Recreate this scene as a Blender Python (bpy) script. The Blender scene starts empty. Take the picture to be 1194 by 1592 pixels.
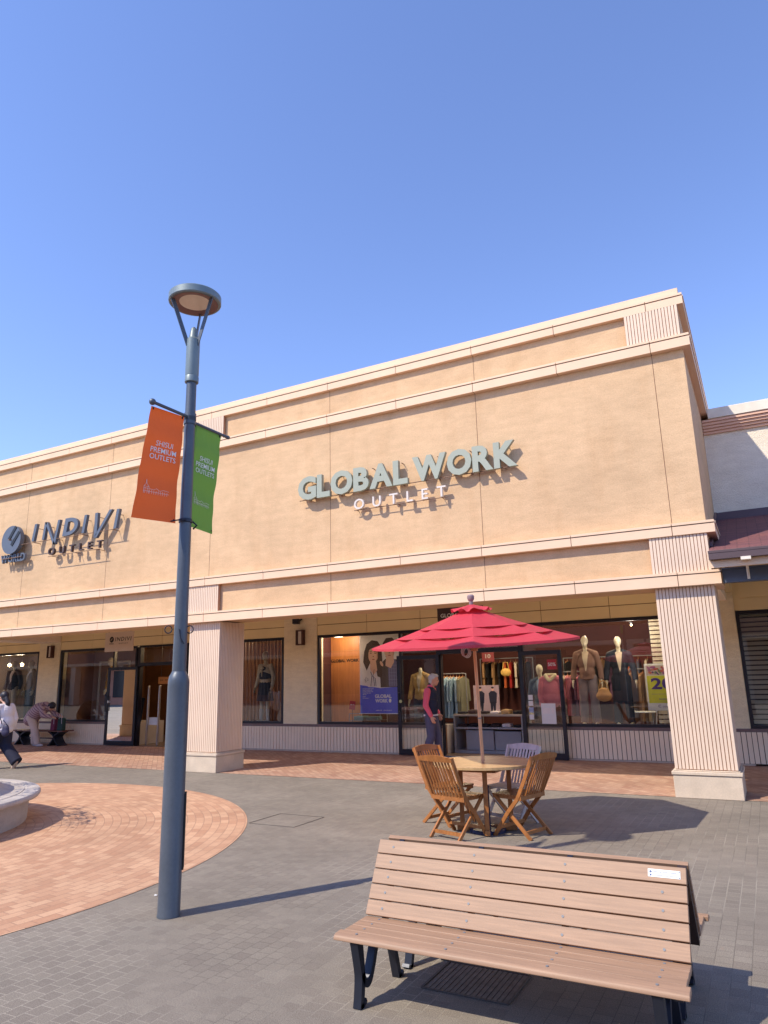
import bpy, math, random
from mathutils import Vector, Matrix, noise
PI = math.pi
R = math.radians
SC = bpy.context.scene
COL = SC.collection
random.seed(7)

# ------------------------------------------------------------------ camera
cam_d = bpy.data.cameras.new('camera'); cam = bpy.data.objects.new('camera', cam_d); COL.objects.link(cam)
cr = Vector((0.88173, 0.47120, -0.02333)); cu = Vector((0.12922, -0.19343, 0.97257)); cf_ = Vector((-0.45408, 0.86058, 0.23081))
PITCH, YAW, ROLL = 0.232906, -0.485585, -0.023981
fw = Vector((math.sin(YAW)*math.cos(PITCH), math.cos(YAW)*math.cos(PITCH), math.sin(PITCH)))
r0 = Vector((math.cos(YAW), -math.sin(YAW), 0)); u0 = r0.cross(fw)
cr = r0*math.cos(ROLL)+u0*math.sin(ROLL); cu = -r0*math.sin(ROLL)+u0*math.cos(ROLL)
m = Matrix((cr, cu, -fw)).transposed().to_4x4(); m.translation = Vector((0, 0, 1.68))
cam.matrix_world = m
cam_d.sensor_fit = 'HORIZONTAL'; cam_d.sensor_width = 36; cam_d.lens = 36*1087.4884/1194
cam_d.clip_start = 0.05; cam_d.clip_end = 2000
SC.camera = cam

# ------------------------------------------------------------------ world, sun, exposure
SUN_EL, SUN_AZ = 48.0, 212.5     # azimuth clockwise from +Y
W = bpy.data.worlds.new('World'); SC.world = W; W.use_nodes = True
nt = W.node_tree; nt.nodes.clear()
sky = nt.nodes.new('ShaderNodeTexSky'); sky.sky_type = 'NISHITA'; sky.sun_disc = False
sky.sun_elevation = R(SUN_EL); sky.sun_rotation = R(SUN_AZ)
sky.air_density = 1.0; sky.dust_density = 0.0; sky.ozone_density = 3.4; sky.altitude = 0
bg = nt.nodes.new('ShaderNodeBackground'); bg.inputs[1].default_value = 0.147
wo = nt.nodes.new('ShaderNodeOutputWorld')
tint = nt.nodes.new('ShaderNodeMix'); tint.data_type = 'RGBA'; tint.blend_type = 'MULTIPLY'; tint.inputs[0].default_value = 1
tint.inputs[7].default_value = (1.0, .95, 1.13, 1); nt.links.new(sky.outputs[0], tint.inputs[6])   # camera white balance
nt.links.new(tint.outputs[2], bg.inputs[0]); nt.links.new(bg.outputs[0], wo.inputs[0])
sl = bpy.data.lights.new('sun', 'SUN'); sl.energy = 3.08; sl.angle = R(0.5); sl.color = (1.0, 0.90, 0.745)
so = bpy.data.objects.new('sun', sl); COL.objects.link(so)
az = R(SUN_AZ); el = R(SUN_EL)
sdir = Vector((math.sin(az)*math.cos(el), math.cos(az)*math.cos(el), math.sin(el)))
so.rotation_euler = sdir.to_track_quat('Z', 'Y').to_euler(); so.location = sdir*40
SC.view_settings.view_transform = 'Standard'; SC.view_settings.look = 'None'
SC.view_settings.exposure = 0.8; SC.view_settings.gamma = 1.0
SC.cycles.max_bounces = 10; SC.cycles.diffuse_bounces = 8; SC.cycles.transparent_max_bounces = 12

# ------------------------------------------------------------------ materials
def srgb(r, g, b):
    f = lambda c: c/12.92 if c <= .04045 else ((c+.055)/1.055)**2.4
    return (f(r/255), f(g/255), f(b/255))
MATS = {}
def base_mat(name):
    mt = bpy.data.materials.new(name); mt.use_nodes = True
    n = mt.node_tree; b = n.nodes['Principled BSDF']; return mt, n, b
def tc(n, kind='Object', rot=(0,0,0), scale=(1,1,1)):
    t = n.nodes.new('ShaderNodeTexCoord'); mp = n.nodes.new('ShaderNodeMapping')
    mp.inputs['Rotation'].default_value = rot; mp.inputs['Scale'].default_value = scale
    n.links.new(t.outputs[kind], mp.inputs[0]); return mp.outputs[0]
def noise_n(n, vec, scale, detail=4, rough=.55):
    x = n.nodes.new('ShaderNodeTexNoise'); x.inputs['Scale'].default_value = scale
    x.inputs['Detail'].default_value = detail; x.inputs['Roughness'].default_value = rough
    n.links.new(vec, x.inputs['Vector']); return x.outputs['Fac']
def ramp(n, fac, stops):
    x = n.nodes.new('ShaderNodeValToRGB'); e = x.color_ramp.elements
    while len(e) < len(stops): e.new(.5)
    for i, (p, c) in enumerate(stops): e[i].position = p; e[i].color = (*c, 1) if len(c) == 3 else c
    n.links.new(fac, x.inputs[0]); return x.outputs[0]
def mix(n, fac, a, b, mode='MIX'):
    x = n.nodes.new('ShaderNodeMix'); x.data_type = 'RGBA'; x.blend_type = mode
    for sock, v in ((x.inputs[0], fac), (x.inputs[6], a), (x.inputs[7], b)):
        if hasattr(v, 'links'): n.links.new(v, sock)
        elif isinstance(v, tuple): sock.default_value = (*v, 1)[:4]
        else: sock.default_value = v
    return x.outputs[2]
def bump(n, b, h, strength=.3, dist=.01):
    x = n.nodes.new('ShaderNodeBump'); x.inputs['Strength'].default_value = strength; x.inputs['Distance'].default_value = dist
    n.links.new(h, x.inputs['Height']); n.links.new(x.outputs[0], b.inputs['Normal'])
def mul(c, k): return tuple(max(0, min(1, v*k)) for v in c)
def mat(name, c, rough=.6, var=.08, scale=6, bmp=0, bscale=60, metal=0, bdist=.004, stretch=(1,1,1), spec=None, sheen=0, fine=0):
    if name in MATS: return MATS[name]
    mt, n, b = base_mat(name)
    v = tc(n, 'Object', scale=stretch)
    f = noise_n(n, v, scale, 5)
    col = ramp(n, f, [(.3, mul(c, 1-var)), (.7, mul(c, 1+var))])
    if fine:
        f2 = noise_n(n, v, scale*12, 3)
        g = ramp(n, f2, [(.3, (1-fine,)*3), (.7, (1,)*3)])
        col = mix(n, 1.0, col, g, 'MULTIPLY')
    n.links.new(col, b.inputs['Base Color'])
    b.inputs['Roughness'].default_value = rough; b.inputs['Metallic'].default_value = metal
    if spec is not None: b.inputs['Specular IOR Level'].default_value = spec
    if sheen: b.inputs['Sheen Weight'].default_value = sheen
    if bmp: bump(n, b, noise_n(n, v, bscale, 4), bmp, bdist)
    MATS[name] = mt; return mt

# stucco walls
def stucco(name, c, stain, grain=.45):
    mt, n, b = base_mat(name); v = tc(n)
    big = noise_n(n, v, .55, 6, .62)
    c1 = ramp(n, big, [(.32, mul(c, .90)), (.5, c), (.72, mul(c, 1.07))])
    vs = tc(n, scale=(2.2, 2.2, .5)); st = noise_n(n, vs, 1.4, 6, .6)
    c2 = mix(n, ramp(n, st, [(.50, (0,0,0)), (.75, (.55,.55,.55))]), c1, stain)
    mo = noise_n(n, tc(n, scale=(1, 1, 3.2)), 3.2, 4, .6); c2 = mix(n, 1.0, c2, ramp(n, mo, [(.3, (.915,.905,.89)), (.68, (1.04,1.035,1.03))]), 'MULTIPLY')
    fi = noise_n(n, v, 55, 3, .6)
    c3 = mix(n, 1.0, c2, ramp(n, fi, [(.3, (.88,.88,.88)), (.6, (1,1,1))]), 'MULTIPLY')
    n.links.new(c3, b.inputs['Base Color']); b.inputs['Roughness'].default_value = .92
    b.inputs['Specular IOR Level'].default_value = .25
    bump(n, b, noise_n(n, v, 42, 5, .65), grain, .012)
    return mt
TAN = (.68, .462, .275)
M_wall = stucco('wall_stucco', TAN, (.58, .37, .205))
M_pier = stucco('pier_stucco', (.86, .76, .52), (.78, .66, .42), .8)
M_grey = stucco('grey_stucco', (.90, .81, .66), (.84, .75, .60), 1.6)
M_trim = mat('trim_peach', (.78, .555, .38), .75, .05, 1.5, .15, 40)
M_rib = mat('rib_pink', (.74, .575, .435), .8, .05, 2, .12, 50)
M_groove = mat('groove_shadow', srgb(110, 72, 52), .9)
M_ped = mat('pedestal_concrete', srgb(208, 190, 168), .9, .08, 5, .3, 60, fine=.12)
M_panel = mat('olive_panel', (.80, .66, .36), .8, .05, 1.2, .1, 60)
M_soffit = mat('soffit_paint', (.87, .77, .62), .85, .04)
M_sill = mat('sill_brown', srgb(120, 100, 95), .6)
M_frame = mat('dark_frame_metal', srgb(38, 38, 46), .35, .1, 5, metal=.3)
M_black = mat('black', srgb(18, 18, 20), .5)
M_white = mat('white_paint', srgb(225, 225, 222), .5, .03)
M_cream = mat('cream_mannequin', srgb(205, 195, 172), .45, .03)

def glass(name, tint=(1,1,1), refl=1.0):
    mt, n, b = base_mat(name); n.nodes.remove(b)
    tr = n.nodes.new('ShaderNodeBsdfTransparent'); tr.inputs[0].default_value = (*tint, 1)
    gl = n.nodes.new('ShaderNodeBsdfGlossy'); gl.inputs['Roughness'].default_value = .0
    gl.inputs[0].default_value = (1,1,1,1)
    fr = n.nodes.new('ShaderNodeFresnel'); fr.inputs[0].default_value = 1.55
    mu = n.nodes.new('ShaderNodeMath'); mu.operation = 'MULTIPLY_ADD'; mu.inputs[1].default_value = 1.5*refl; mu.inputs[2].default_value = .03*refl
    mx = n.nodes.new('ShaderNodeMixShader'); out = n.nodes['Material Output']
    # faint ripple so that reflections break up a little
    v = tc(n); bp = n.nodes.new('ShaderNodeBump'); bp.inputs['Strength'].default_value = .006; bp.inputs['Distance'].default_value = .02
    n.links.new(noise_n(n, v, 1.5, 1), bp.inputs['Height']); n.links.new(bp.outputs[0], gl.inputs['Normal'])
    n.links.new(fr.outputs[0], mu.inputs[0]); n.links.new(mu.outputs[0], mx.inputs[0])
    n.links.new(tr.outputs[0], mx.inputs[1]); n.links.new(gl.outputs[0], mx.inputs[2]); n.links.new(mx.outputs[0], out.inputs[0])
    return mt
M_glass = glass('shop_glass', (.9, .93, .92))
M_dglass = glass('door_glass', (.9, .93, .92), .8)

def emit(name, c, s):
    mt, n, b = base_mat(name); b.inputs['Base Color'].default_value = (*c, 1)
    b.inputs['Emission Color'].default_value = (*c, 1); b.inputs['Emission Strength'].default_value = s
    return mt

# paving: brick textures laid in world metres
def paving(name, c1, c2, mortar, w, h, rotz=0, ms=.004, polar=None, speck=.25, mfade=False, offset=.5, patch=.17, smooth=.1):
    mt, n, b = base_mat(name)
    t = n.nodes.new('ShaderNodeTexCoord'); geo = n.nodes.new('ShaderNodeNewGeometry')
    pos = geo.outputs['Position']
    if polar:
        cx, cy, Rr = polar
        sep = n.nodes.new('ShaderNodeSeparateXYZ'); n.links.new(pos, sep.inputs[0])
        def math_(op, a, bb=None):
            x = n.nodes.new('ShaderNodeMath'); x.operation = op
            for i, v in enumerate((a, bb)):
                if v is None: continue
                if hasattr(v, 'links'): n.links.new(v, x.inputs[i])
                else: x.inputs[i].default_value = v
            return x.outputs[0]
        dx = math_('SUBTRACT', sep.outputs[0], cx); dy = math_('SUBTRACT', sep.outputs[1], cy)
        rr = math_('SQRT', math_('ADD', math_('MULTIPLY', dx, dx), math_('MULTIPLY', dy, dy)))
        th = math_('MULTIPLY', math_('ARCTAN2', dy, dx), Rr)
        cb = n.nodes.new('ShaderNodeCombineXYZ'); n.links.new(th, cb.inputs[0]); n.links.new(rr, cb.inputs[1])
        vec = cb.outputs[0]
    else:
        mp = n.nodes.new('ShaderNodeMapping'); mp.inputs['Rotation'].default_value = (0, 0, rotz)
        n.links.new(pos, mp.inputs[0]); vec = mp.outputs[0]
    # slight wobble of the joints
    br = n.nodes.new('ShaderNodeTexBrick')
    br.offset = offset
    for k, v in (('Scale', 1), ('Mortar Size', ms), ('Mortar Smooth', smooth), ('Bias', 0), ('Brick Width', w), ('Row Height', h)): br.inputs[k].default_value = v
    br.inputs['Color1'].default_value = (*c1, 1); br.inputs['Color2'].default_value = (*c2, 1); br.inputs['Mortar'].default_value = (*mortar, 1)
    n.links.new(vec, br.inputs['Vector'])
    col = br.outputs['Color']
    if mfade:   # sand-filled joints in places, dark or closed joints in others
        br2 = n.nodes.new('ShaderNodeTexBrick'); br2.offset = offset
        for k, v in (('Scale', 1), ('Mortar Size', ms*.6), ('Mortar Smooth', smooth), ('Bias', 0), ('Brick Width', w), ('Row Height', h)): br2.inputs[k].default_value = v
        br2.inputs['Color1'].default_value = (*c1, 1); br2.inputs['Color2'].default_value = (*c2, 1); br2.inputs['Mortar'].default_value = (*mul(c1, .68), 1)
        n.links.new(vec, br2.inputs['Vector'])
        f = noise_n(n, pos, .55, 3, .6)
        col = mix(n, ramp(n, f, [(.44, (0,0,0)), (.58, (.85,.85,.85))]), br2.outputs['Color'], br.outputs['Color'])
    fine = noise_n(n, pos, 110, 2, .8)
    col = mix(n, 1.0, col, ramp(n, fine, [(.3, (1-speck,)*3), (.7, (1+speck*.6,)*3)]), 'MULTIPLY')
    big = noise_n(n, pos, .9, 6, .65)
    col = mix(n, 1.0, col, ramp(n, big, [(.3, (1-patch,)*3), (.7, (1+patch*.5,)*3)]), 'MULTIPLY')
    spk = noise_n(n, pos, 260, 1, .5)
    col = mix(n, 1.0, col, ramp(n, spk, [(.36, (1-speck*1.5,)*3), (.5, (1,)*3), (.66, (1+speck*1.3,)*3)]), 'MULTIPLY')
    br_s = noise_n(n, pos, 7, 4, .6)
    col = mix(n, ramp(n, br_s, [(.58, (0,0,0)), (.75, (.35,.35,.35))]), col, mul(c2, 1.15))
    vo = n.nodes.new('ShaderNodeTexVoronoi'); vo.inputs['Scale'].default_value = 1.7; n.links.new(pos, vo.inputs['Vector'])   # trodden-in gum and drips
    col = mix(n, 1.0, col, ramp(n, vo.outputs['Distance'], [(0.0, (.70,.69,.68)), (.028, (.78,.77,.76)), (.045, (1,1,1))]), 'MULTIPLY')
    n.links.new(col, b.inputs['Base Color']); b.inputs['Roughness'].default_value = .88; b.inputs['Specular IOR Level'].default_value = .3
    inv = n.nodes.new('ShaderNodeMath'); inv.operation = 'SUBTRACT'; inv.inputs[0].default_value = 1
    n.links.new(br.outputs['Fac'], inv.inputs[1])
    ad = n.nodes.new('ShaderNodeMath'); ad.operation = 'MULTIPLY_ADD'; ad.inputs[1].default_value = .35
    n.links.new(fine, ad.inputs[0]); n.links.new(inv.outputs[0], ad.inputs[2])
    bump(n, b, ad.outputs[0], .55, .004)
    return mt
M_paver = paving('grey_pavers', (.222,.188,.152), (.262,.226,.180), (.38,.335,.27), .1, .1, R(90), .0035, mfade=True)
CIRC = (-9.67, 4.36, 4.824)
M_brick = paving('round_brick', (.46,.25,.15), (.60,.365,.225), (.35,.20,.13), .2, .1, 0, .0035, polar=CIRC, speck=.12)
M_walk = paving('walk_brick', (.38,.21,.145), (.50,.32,.225), (.24,.14,.10), .2, .1, R(45), .0035, speck=.12)

M_lamp = mat('lamp_grey_blue', srgb(88, 95, 104), .42, .10, 4, .12, 9, metal=.3, fine=.10)
M_lampg = mat('lamp_grey_green', srgb(118, 132, 136), .45, .05, 6, metal=.2)
M_teak = None
def wood(name, c, dark=.62, rough=.5, axis=(1,1,1), scale=3.0, sheen=0):
    mt, n, b = base_mat(name); v = tc(n, 'Object', scale=axis)
    a = noise_n(n, v, scale*6, 6, .65); g = noise_n(n, v, scale*1.1, 3)
    col = ramp(n, a, [(.25, mul(c, dark)), (.5, c), (.8, mul(c, 1.18))])
    col = mix(n, 1.0, col, ramp(n, g, [(.3, (.8,.78,.76)), (.7, (1.08,1.05,1.0))]), 'MULTIPLY')
    n.links.new(col, b.inputs['Base Color']); b.inputs['Roughness'].default_value = rough
    bump(n, b, a, .15, .002); return mt
M_teak = wood('teak', srgb(164, 106, 56), .6, .42, (4, 1, 1))
M_teakg = wood('weathered_wood', (.64, .57, .53), .88, .7, (4, 1, 1))
M_comp = wood('composite_plank', (.36,.222,.142), .96, .55, (.25, 6, 6), 10)
M_comp2 = M_comp
M_iron = mat('cast_iron', srgb(40, 44, 56), .38, .1, 8, .1, 60, metal=.3)
M_bolt = mat('bolt_steel', (.20, .205, .215), .6, .02)
M_fab_red = mat('parasol_red', srgb(205, 38, 66), .75, .06, 3, .1, 120, sheen=.3)

# ------------------------------------------------------------------ mesh builder
ROOT = {}
def root_loc(o):
    p = Vector((0, 0, 0))
    while o is not None:
        p = p + Vector(ROOT.get(o.name, (0, 0, 0))); o = o.parent
    return p
class MB:
    def __init__(s): s.v = []; s.f = []; s.m = []; s.sm = []
    def add(s, vs, fs, mi=0, smooth=False):
        o = len(s.v); s.v += [tuple(x) for x in vs]
        for f in fs: s.f.append(tuple(o+i for i in f)); s.m.append(mi); s.sm.append(smooth)
        return s
    def box(s, x0, y0, z0, x1, y1, z1, mi=0):
        x0, x1 = min(x0,x1), max(x0,x1); y0, y1 = min(y0,y1), max(y0,y1); z0, z1 = min(z0,z1), max(z0,z1)
        v = [(x0,y0,z0),(x1,y0,z0),(x1,y1,z0),(x0,y1,z0),(x0,y0,z1),(x1,y0,z1),(x1,y1,z1),(x0,y1,z1)]
        return s.add(v, [(0,3,2,1),(4,5,6,7),(0,1,5,4),(1,2,6,5),(2,3,7,6),(3,0,4,7)], mi)
    def obox(s, c, size, rot=None, mi=0):
        x, y, z = [k/2 for k in size]; c = Vector(c)
        v = [Vector(p) for p in ((-x,-y,-z),(x,-y,-z),(x,y,-z),(-x,y,-z),(-x,-y,z),(x,-y,z),(x,y,z),(-x,y,z))]
        if rot is not None: v = [rot @ p for p in v]
        return s.add([p+c for p in v], [(0,3,2,1),(4,5,6,7),(0,1,5,4),(1,2,6,5),(2,3,7,6),(3,0,4,7)], mi)
    def bar(s, a, b, w, h, up=(0,0,1), mi=0):
        a = Vector(a); b = Vector(b); d = (b-a); L = d.length; d.normalize(); up = Vector(up)
        x = d.cross(up)
        if x.length < 1e-4: x = d.cross(Vector((1,0,0)))
        x.normalize(); z = x.cross(d)
        rot = Matrix((x, d, z)).transposed()
        return s.obox((a+b)/2, (w, L, h), rot, mi)
    def tube(s, pts, r, n=10, mi=0, cap=True, smooth=True):
        pts = [Vector(p) for p in pts]; rs = r if isinstance(r, (list, tuple)) else [r]*len(pts)
        vs = []; prev = None
        for i, p in enumerate(pts):
            d = (pts[min(i+1, len(pts)-1)]-pts[max(i-1, 0)]).normalized()
            a = Vector((0,0,1)) if abs(d.z) < .9 else Vector((1,0,0))
            if prev is None: x = d.cross(a).normalized()
            else: x = (prev-d*prev.dot(d)).normalized()
            prev = x; y = d.cross(x)
            for k in range(n):
                t = 2*PI*k/n; vs.append(p+(x*math.cos(t)+y*math.sin(t))*rs[i])
        fs = []
        for i in range(len(pts)-1):
            for k in range(n): fs.append((i*n+k, i*n+(k+1)%n, (i+1)*n+(k+1)%n, (i+1)*n+k))
        s.add(vs, fs, mi, smooth)
        if cap:
            s.add(vs[:n], [tuple(reversed(range(n)))], mi); s.add(vs[-n:], [tuple(range(n))], mi)
        return s
    def lathe(s, c, prof, n=32, mi=0, smooth=True, a0=0, a1=2*PI, cap=True):
        c = Vector(c); full = abs(a1-a0-2*PI) < 1e-6; k = n if full else n+1; vs = []
        for r, z in prof:
            for i in range(k):
                t = a0+(a1-a0)*i/n; vs.append(c+Vector((r*math.cos(t), r*math.sin(t), z)))
        fs = []
        for j in range(len(prof)-1):
            for i in range(n):
                i2 = (i+1) % k; fs.append((j*k+i, j*k+i2, (j+1)*k+i2, (j+1)*k+i))
        s.add(vs, fs, mi, smooth)
        if full and cap:
            if prof[0][0] > 1e-5: s.add(vs[:k], [tuple(reversed(range(k)))], mi)
            if prof[-1][0] > 1e-5: s.add(vs[-k:], [tuple(range(k))], mi)
        return s
    def prism(s, poly, d0, d1, frame, mi=0):
        # poly: 2-D points; frame(u, v, d) -> 3-D point; faces d0..d1
        n = len(poly); a = [frame(u, v, d0) for u, v in poly]; b = [frame(u, v, d1) for u, v in poly]
        return s.add(a+b, [tuple(range(n)), tuple(reversed(range(n, 2*n)))]+[(i, n+i, n+(i+1)%n, (i+1)%n) for i in range(n)], mi)
    def ell(s, c, r, rot=None, n=16, m=10, mi=0):
        c = Vector(c); vs = []; fs = []
        for j in range(m+1):
            ph = PI*j/m
            for i in range(n):
                t = 2*PI*i/n; p = Vector((r[0]*math.sin(ph)*math.cos(t), r[1]*math.sin(ph)*math.sin(t), r[2]*math.cos(ph)))
                if rot is not None: p = rot @ p
                vs.append(c+p)
        for j in range(m):
            for i in range(n): fs.append((j*n+i, (j+1)*n+i, (j+1)*n+(i+1)%n, j*n+(i+1)%n))
        return s.add(vs, fs, mi, True)
    def limb(s, pts, rs, n=14, flat=1.0, mi=0, hem=False):
        # chain of ellipse-capped tapered segments (for bodies; joined by remesh)
        for i in range(len(pts)-1):
            s.tube([pts[i], pts[i+1]], [rs[i], rs[i+1]], n, mi)
        for i, (p, r) in enumerate(zip(pts, rs)):
            if not (hem and i == len(pts)-1): s.ell(p, (r, r, r), None, n, 8, mi)
        return s
    def build(s, name, mats, parent=None, sharp=35, mods=None, label=None):
        me = bpy.data.meshes.new(name); off = root_loc(parent)
        me.from_pydata([(x-off.x, y-off.y, z-off.z) for x, y, z in s.v], [], s.f); me.validate(clean_customdata=False)
        if not isinstance(mats, (list, tuple)): mats = [mats]
        for q in mats: me.materials.append(q)
        if len(me.polygons) == len(s.f):
            me.polygons.foreach_set('material_index', s.m); me.polygons.foreach_set('use_smooth', s.sm)
        me.update()
        try: me.set_sharp_from_angle(angle=R(sharp))
        except Exception: pass
        o = bpy.data.objects.new(name, me); COL.objects.link(o)
        if parent is not None: o.parent = parent
        if label: o['label'] = label
        return o
def bevel(o, w=.004, seg=2, ang=40):
    b = o.modifiers.new('bevel', 'BEVEL'); b.width = w; b.segments = seg; b.limit_method = 'ANGLE'; b.angle_limit = R(ang)
    for p in o.data.polygons: p.use_smooth = True
    try: o.data.set_sharp_from_angle(angle=R(60))
    except Exception: pass
    return o
def remesh(o, vox=.01, sm=2, it=4):
    r = o.modifiers.new('remesh', 'REMESH'); r.mode = 'VOXEL'; r.voxel_size = vox; r.use_smooth_shade = True
    if sm: k = o.modifiers.new('smooth', 'SMOOTH'); k.factor = .5; k.iterations = it
    return o
def thing(name, label, cat, loc=(0,0,0), group=None, rotz=0):
    o = bpy.data.objects.new(name, None); COL.objects.link(o); o.location = loc; o.rotation_euler = (0,0,rotz)
    o.empty_display_size = .2; ROOT[o.name] = tuple(loc)
    o['label'] = label; o['category'] = cat
    if group: o['group'] = group
    return o
def tag(o, label, cat, group=None):
    o['label'] = label; o['category'] = cat
    if group: o['group'] = group
    return o
def structure(o, kind='structure'): o['kind'] = kind; return o
KIDS = {}
def copy_tree(o, parent=None):
    c = o.copy(); COL.objects.link(c)
    if parent is not None: c.parent = parent
    for ch in [k for k in bpy.data.objects if k.parent == o]: copy_tree(ch, c)
    return c

# text -> mesh pieces
_tmp = bpy.data.collections.new('tmp_text'); COL.children.link(_tmp)
_glyph = {}
def glyph(txt, bold=0.0, spacing=1.0):
    key = (txt, bold, spacing)
    if key in _glyph: return _glyph[key]
    cd = bpy.data.curves.new('t', 'FONT'); cd.body = txt; cd.size = 1; cd.offset = bold; cd.resolution_u = 3; cd.space_character = spacing
    o = bpy.data.objects.new('t', cd); _tmp.objects.link(o); bpy.context.view_layer.update()
    dg = bpy.context.evaluated_depsgraph_get(); me = bpy.data.meshes.new_from_object(o.evaluated_get(dg))
    vs = [(v.co.x, v.co.y) for v in me.vertices]; fs = [tuple(p.vertices) for p in me.polygons]
    # boundary edges
    cnt = {}
    for f in fs:
        for i in range(len(f)):
            a, b = f[i], f[(i+1) % len(f)]; cnt[(a, b)] = 1
    be = [(a, b) for (a, b) in cnt if (b, a) not in cnt]
    bpy.data.objects.remove(o); bpy.data.curves.remove(cd); bpy.data.meshes.remove(me)
    xs = [v[0] for v in vs] or [0]; ys = [v[1] for v in vs] or [0]
    _glyph[key] = (vs, fs, be, (min(xs), max(xs), min(ys), max(ys))); return _glyph[key]
def put_glyph(mb, g, frame, x, y, sx, sy, d0, d1, mi=0, shear=0):
    vs, fs, be, bb = g
    P = [((u-bb[0])*sx+x+shear*v*sy, v*sy+y) for u, v in vs]; n = len(P)
    a = [frame(u, v, d0) for u, v in P]; mb.add(a, fs, mi)
    if d1 is not None and d1 != d0:
        b = [frame(u, v, d1) for u, v in P]
        mb.add(a+b, [(p, q, n+q, n+p) for p, q in be], mi+0); mb.add(b, [tuple(reversed(f)) for f in fs], mi)
def text_block(mb, txt, frame, x, y, width, height, d0=0, d1=None, mi=0, bold=0, spacing=1.0, shear=0):
    g = glyph(txt, bold, spacing); bb = g[3]
    sx = width/max(1e-6, bb[1]-bb[0]); sy = height/max(1e-6, bb[3]-min(0, bb[2]))
    put_glyph(mb, g, frame, x, y, sx, sy, d0, d1, mi, shear)
def wallframe(Y): return lambda u, v, d: (u, Y-d, v)     # facade-parallel, d towards the viewer side

# ------------------------------------------------------------------ ground
g = MB(); g.add([(-400,-400,0),(400,-400,0),(400,400,0),(-400,400,0)], [(0,1,2,3)]); structure(g.build('ground', M_paver))
g = MB(); g.add([(-45,10.88,.004),(12,10.88,.004),(12,14.9,.004),(-45,14.9,.004)], [(0,1,2,3)]); structure(g.build('brick_walkway', M_walk))
g = MB(); cx, cy, rr = CIRC
g.add([(cx+rr*math.cos(2*PI*i/160), cy+rr*math.sin(2*PI*i/160), .004) for i in range(160)], [tuple(range(160))]); structure(g.build('brick_circle_plaza', M_brick))
# paved-over access cover: thin recessed metal outline
g = MB()
P = [(-5.80,7.27),(-5.13,7.27),(-5.13,7.92),(-5.80,7.92)]
for i in range(4):
    a, b = P[i], P[(i+1)%4]; g.bar((a[0],a[1],.003), (b[0],b[1],.003), .007, .004)
o = g.build('access_cover', mat('cover_edge_metal', srgb(96, 88, 80), .6)); tag(o, 'square paved access cover outlined in the grey pavers', 'manhole cover')
# drain grates under the bench
for k, (x0, y0) in enumerate(((-1.92, 3.95),)):
    t = thing('drain_grate', 'brown metal drain grate set in the pavers in the shade under the bench', 'drain grate', (x0, y0, 0))
    f = MB()
    for a, b in (((0,0),(.5,0)), ((.5,0),(.5,.4)), ((.5,.4),(0,.4)), ((0,.4),(0,0))): f.bar((x0+a[0], y0+a[1], .005), (x0+b[0], y0+b[1], .005), .012, .006)
    f.build('frame', mat('grate_frame', (.12,.10,.085), .8), t)
    s = MB()
    for i in range(16): s.box(x0+.016+i*.03, y0+.01, .0015, x0+.040+i*.03, y0+.39, .005)
    s.build('slot_bars', mat('rusty_dark', (.20,.165,.135), .9, .2, 20), t)
g = MB(); g.ell((-4.62, 4.62, .006), (.016, .011, .005), None, 8, 4); tag(g.build('litter_scrap', M_white), 'tiny white scrap lying on the pavers left of the lamp post', 'litter')

# ------------------------------------------------------------------ main building
SY = 14.7; WY = 10.86; XR = -.506; XL = -34.0
B = thing('shop_building', 'long two-tone tan stucco outlet building with ribbed columns and shop fronts', 'building', (-12, 14.7, 0))
w = MB()
w.box(XL, WY, 2.87, XR, 11.60, 7.30)                       # front parapet and beam
w.box(XR-.45, 11.60, 3.35, XR, 24.0, 7.30)                 # right flank
w.box(XL, 23.6, 0, XR-.45, 24.0, 7.30)
JX = [-.96, -3.88, -6.87, -9.81, -12.86, -15.79, -18.8, -21.8, -24.8, -27.8]
upper = w.build('upper_wall', [M_wall], B)
for x in JX:
    j = MB(); j.box(x-.004, WY-.0015, 3.0, x+.004, WY+.01, 7.2); j.build('wall_joint', M_groove, B)
r_ = MB(); r_.box(XL, 11.6, 6.85, XR-.45, 23.6, 6.95); r_.build('roof', M_soffit, B)
cpg = MB()
cpg.box(XL, 10.87, 7.345, -.475, 11.75, 7.50); cpg.box(-1.0, 11.75, 7.345, -.475, 24.05, 7.50)
bevel(cpg.build('coping', M_trim, B), .006)
def band(z0, z1, proj, xe, side=True):
    y = WY-proj; b = MB(); lip = .035
    js = sorted([x for x in JX]+[(JX[i]+JX[i+1])/2 for i in range(len(JX)-1)]); xs = [XL]+js+[xe]
    for i in range(len(xs)-1):
        a, c = xs[i]+(.005 if i else 0), xs[i+1]-(.005 if i < len(xs)-2 else 0)
        b.box(a, y, z0, c, WY-.002, z1-lip-.012); b.box(a, y-.012, z1-lip, c, WY-.002, z1)
    b.box(XL, y+.012, z0+.004, xe-.012, WY-.001, z1-.004, 1)
    if side:
        for k in range(4):
            ya = WY-.002+k*3.2; yb = ya+3.19
            b.box(XR+.001, ya, z0, xe, yb, z1-lip-.012); b.box(XR+.001, ya, z1-lip, xe+.012, yb, z1)
        b.box(XR+.0005, WY, z0+.004, xe-.012, 23.5, z1-.004, 1)
    return b.build('cornice', [M_trim, M_groove], B)
band(7.175, 7.35, .085, -.42)
band(6.465, 6.66, .11, -.395)
band(3.585, 3.76, .115, -.395)
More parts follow.
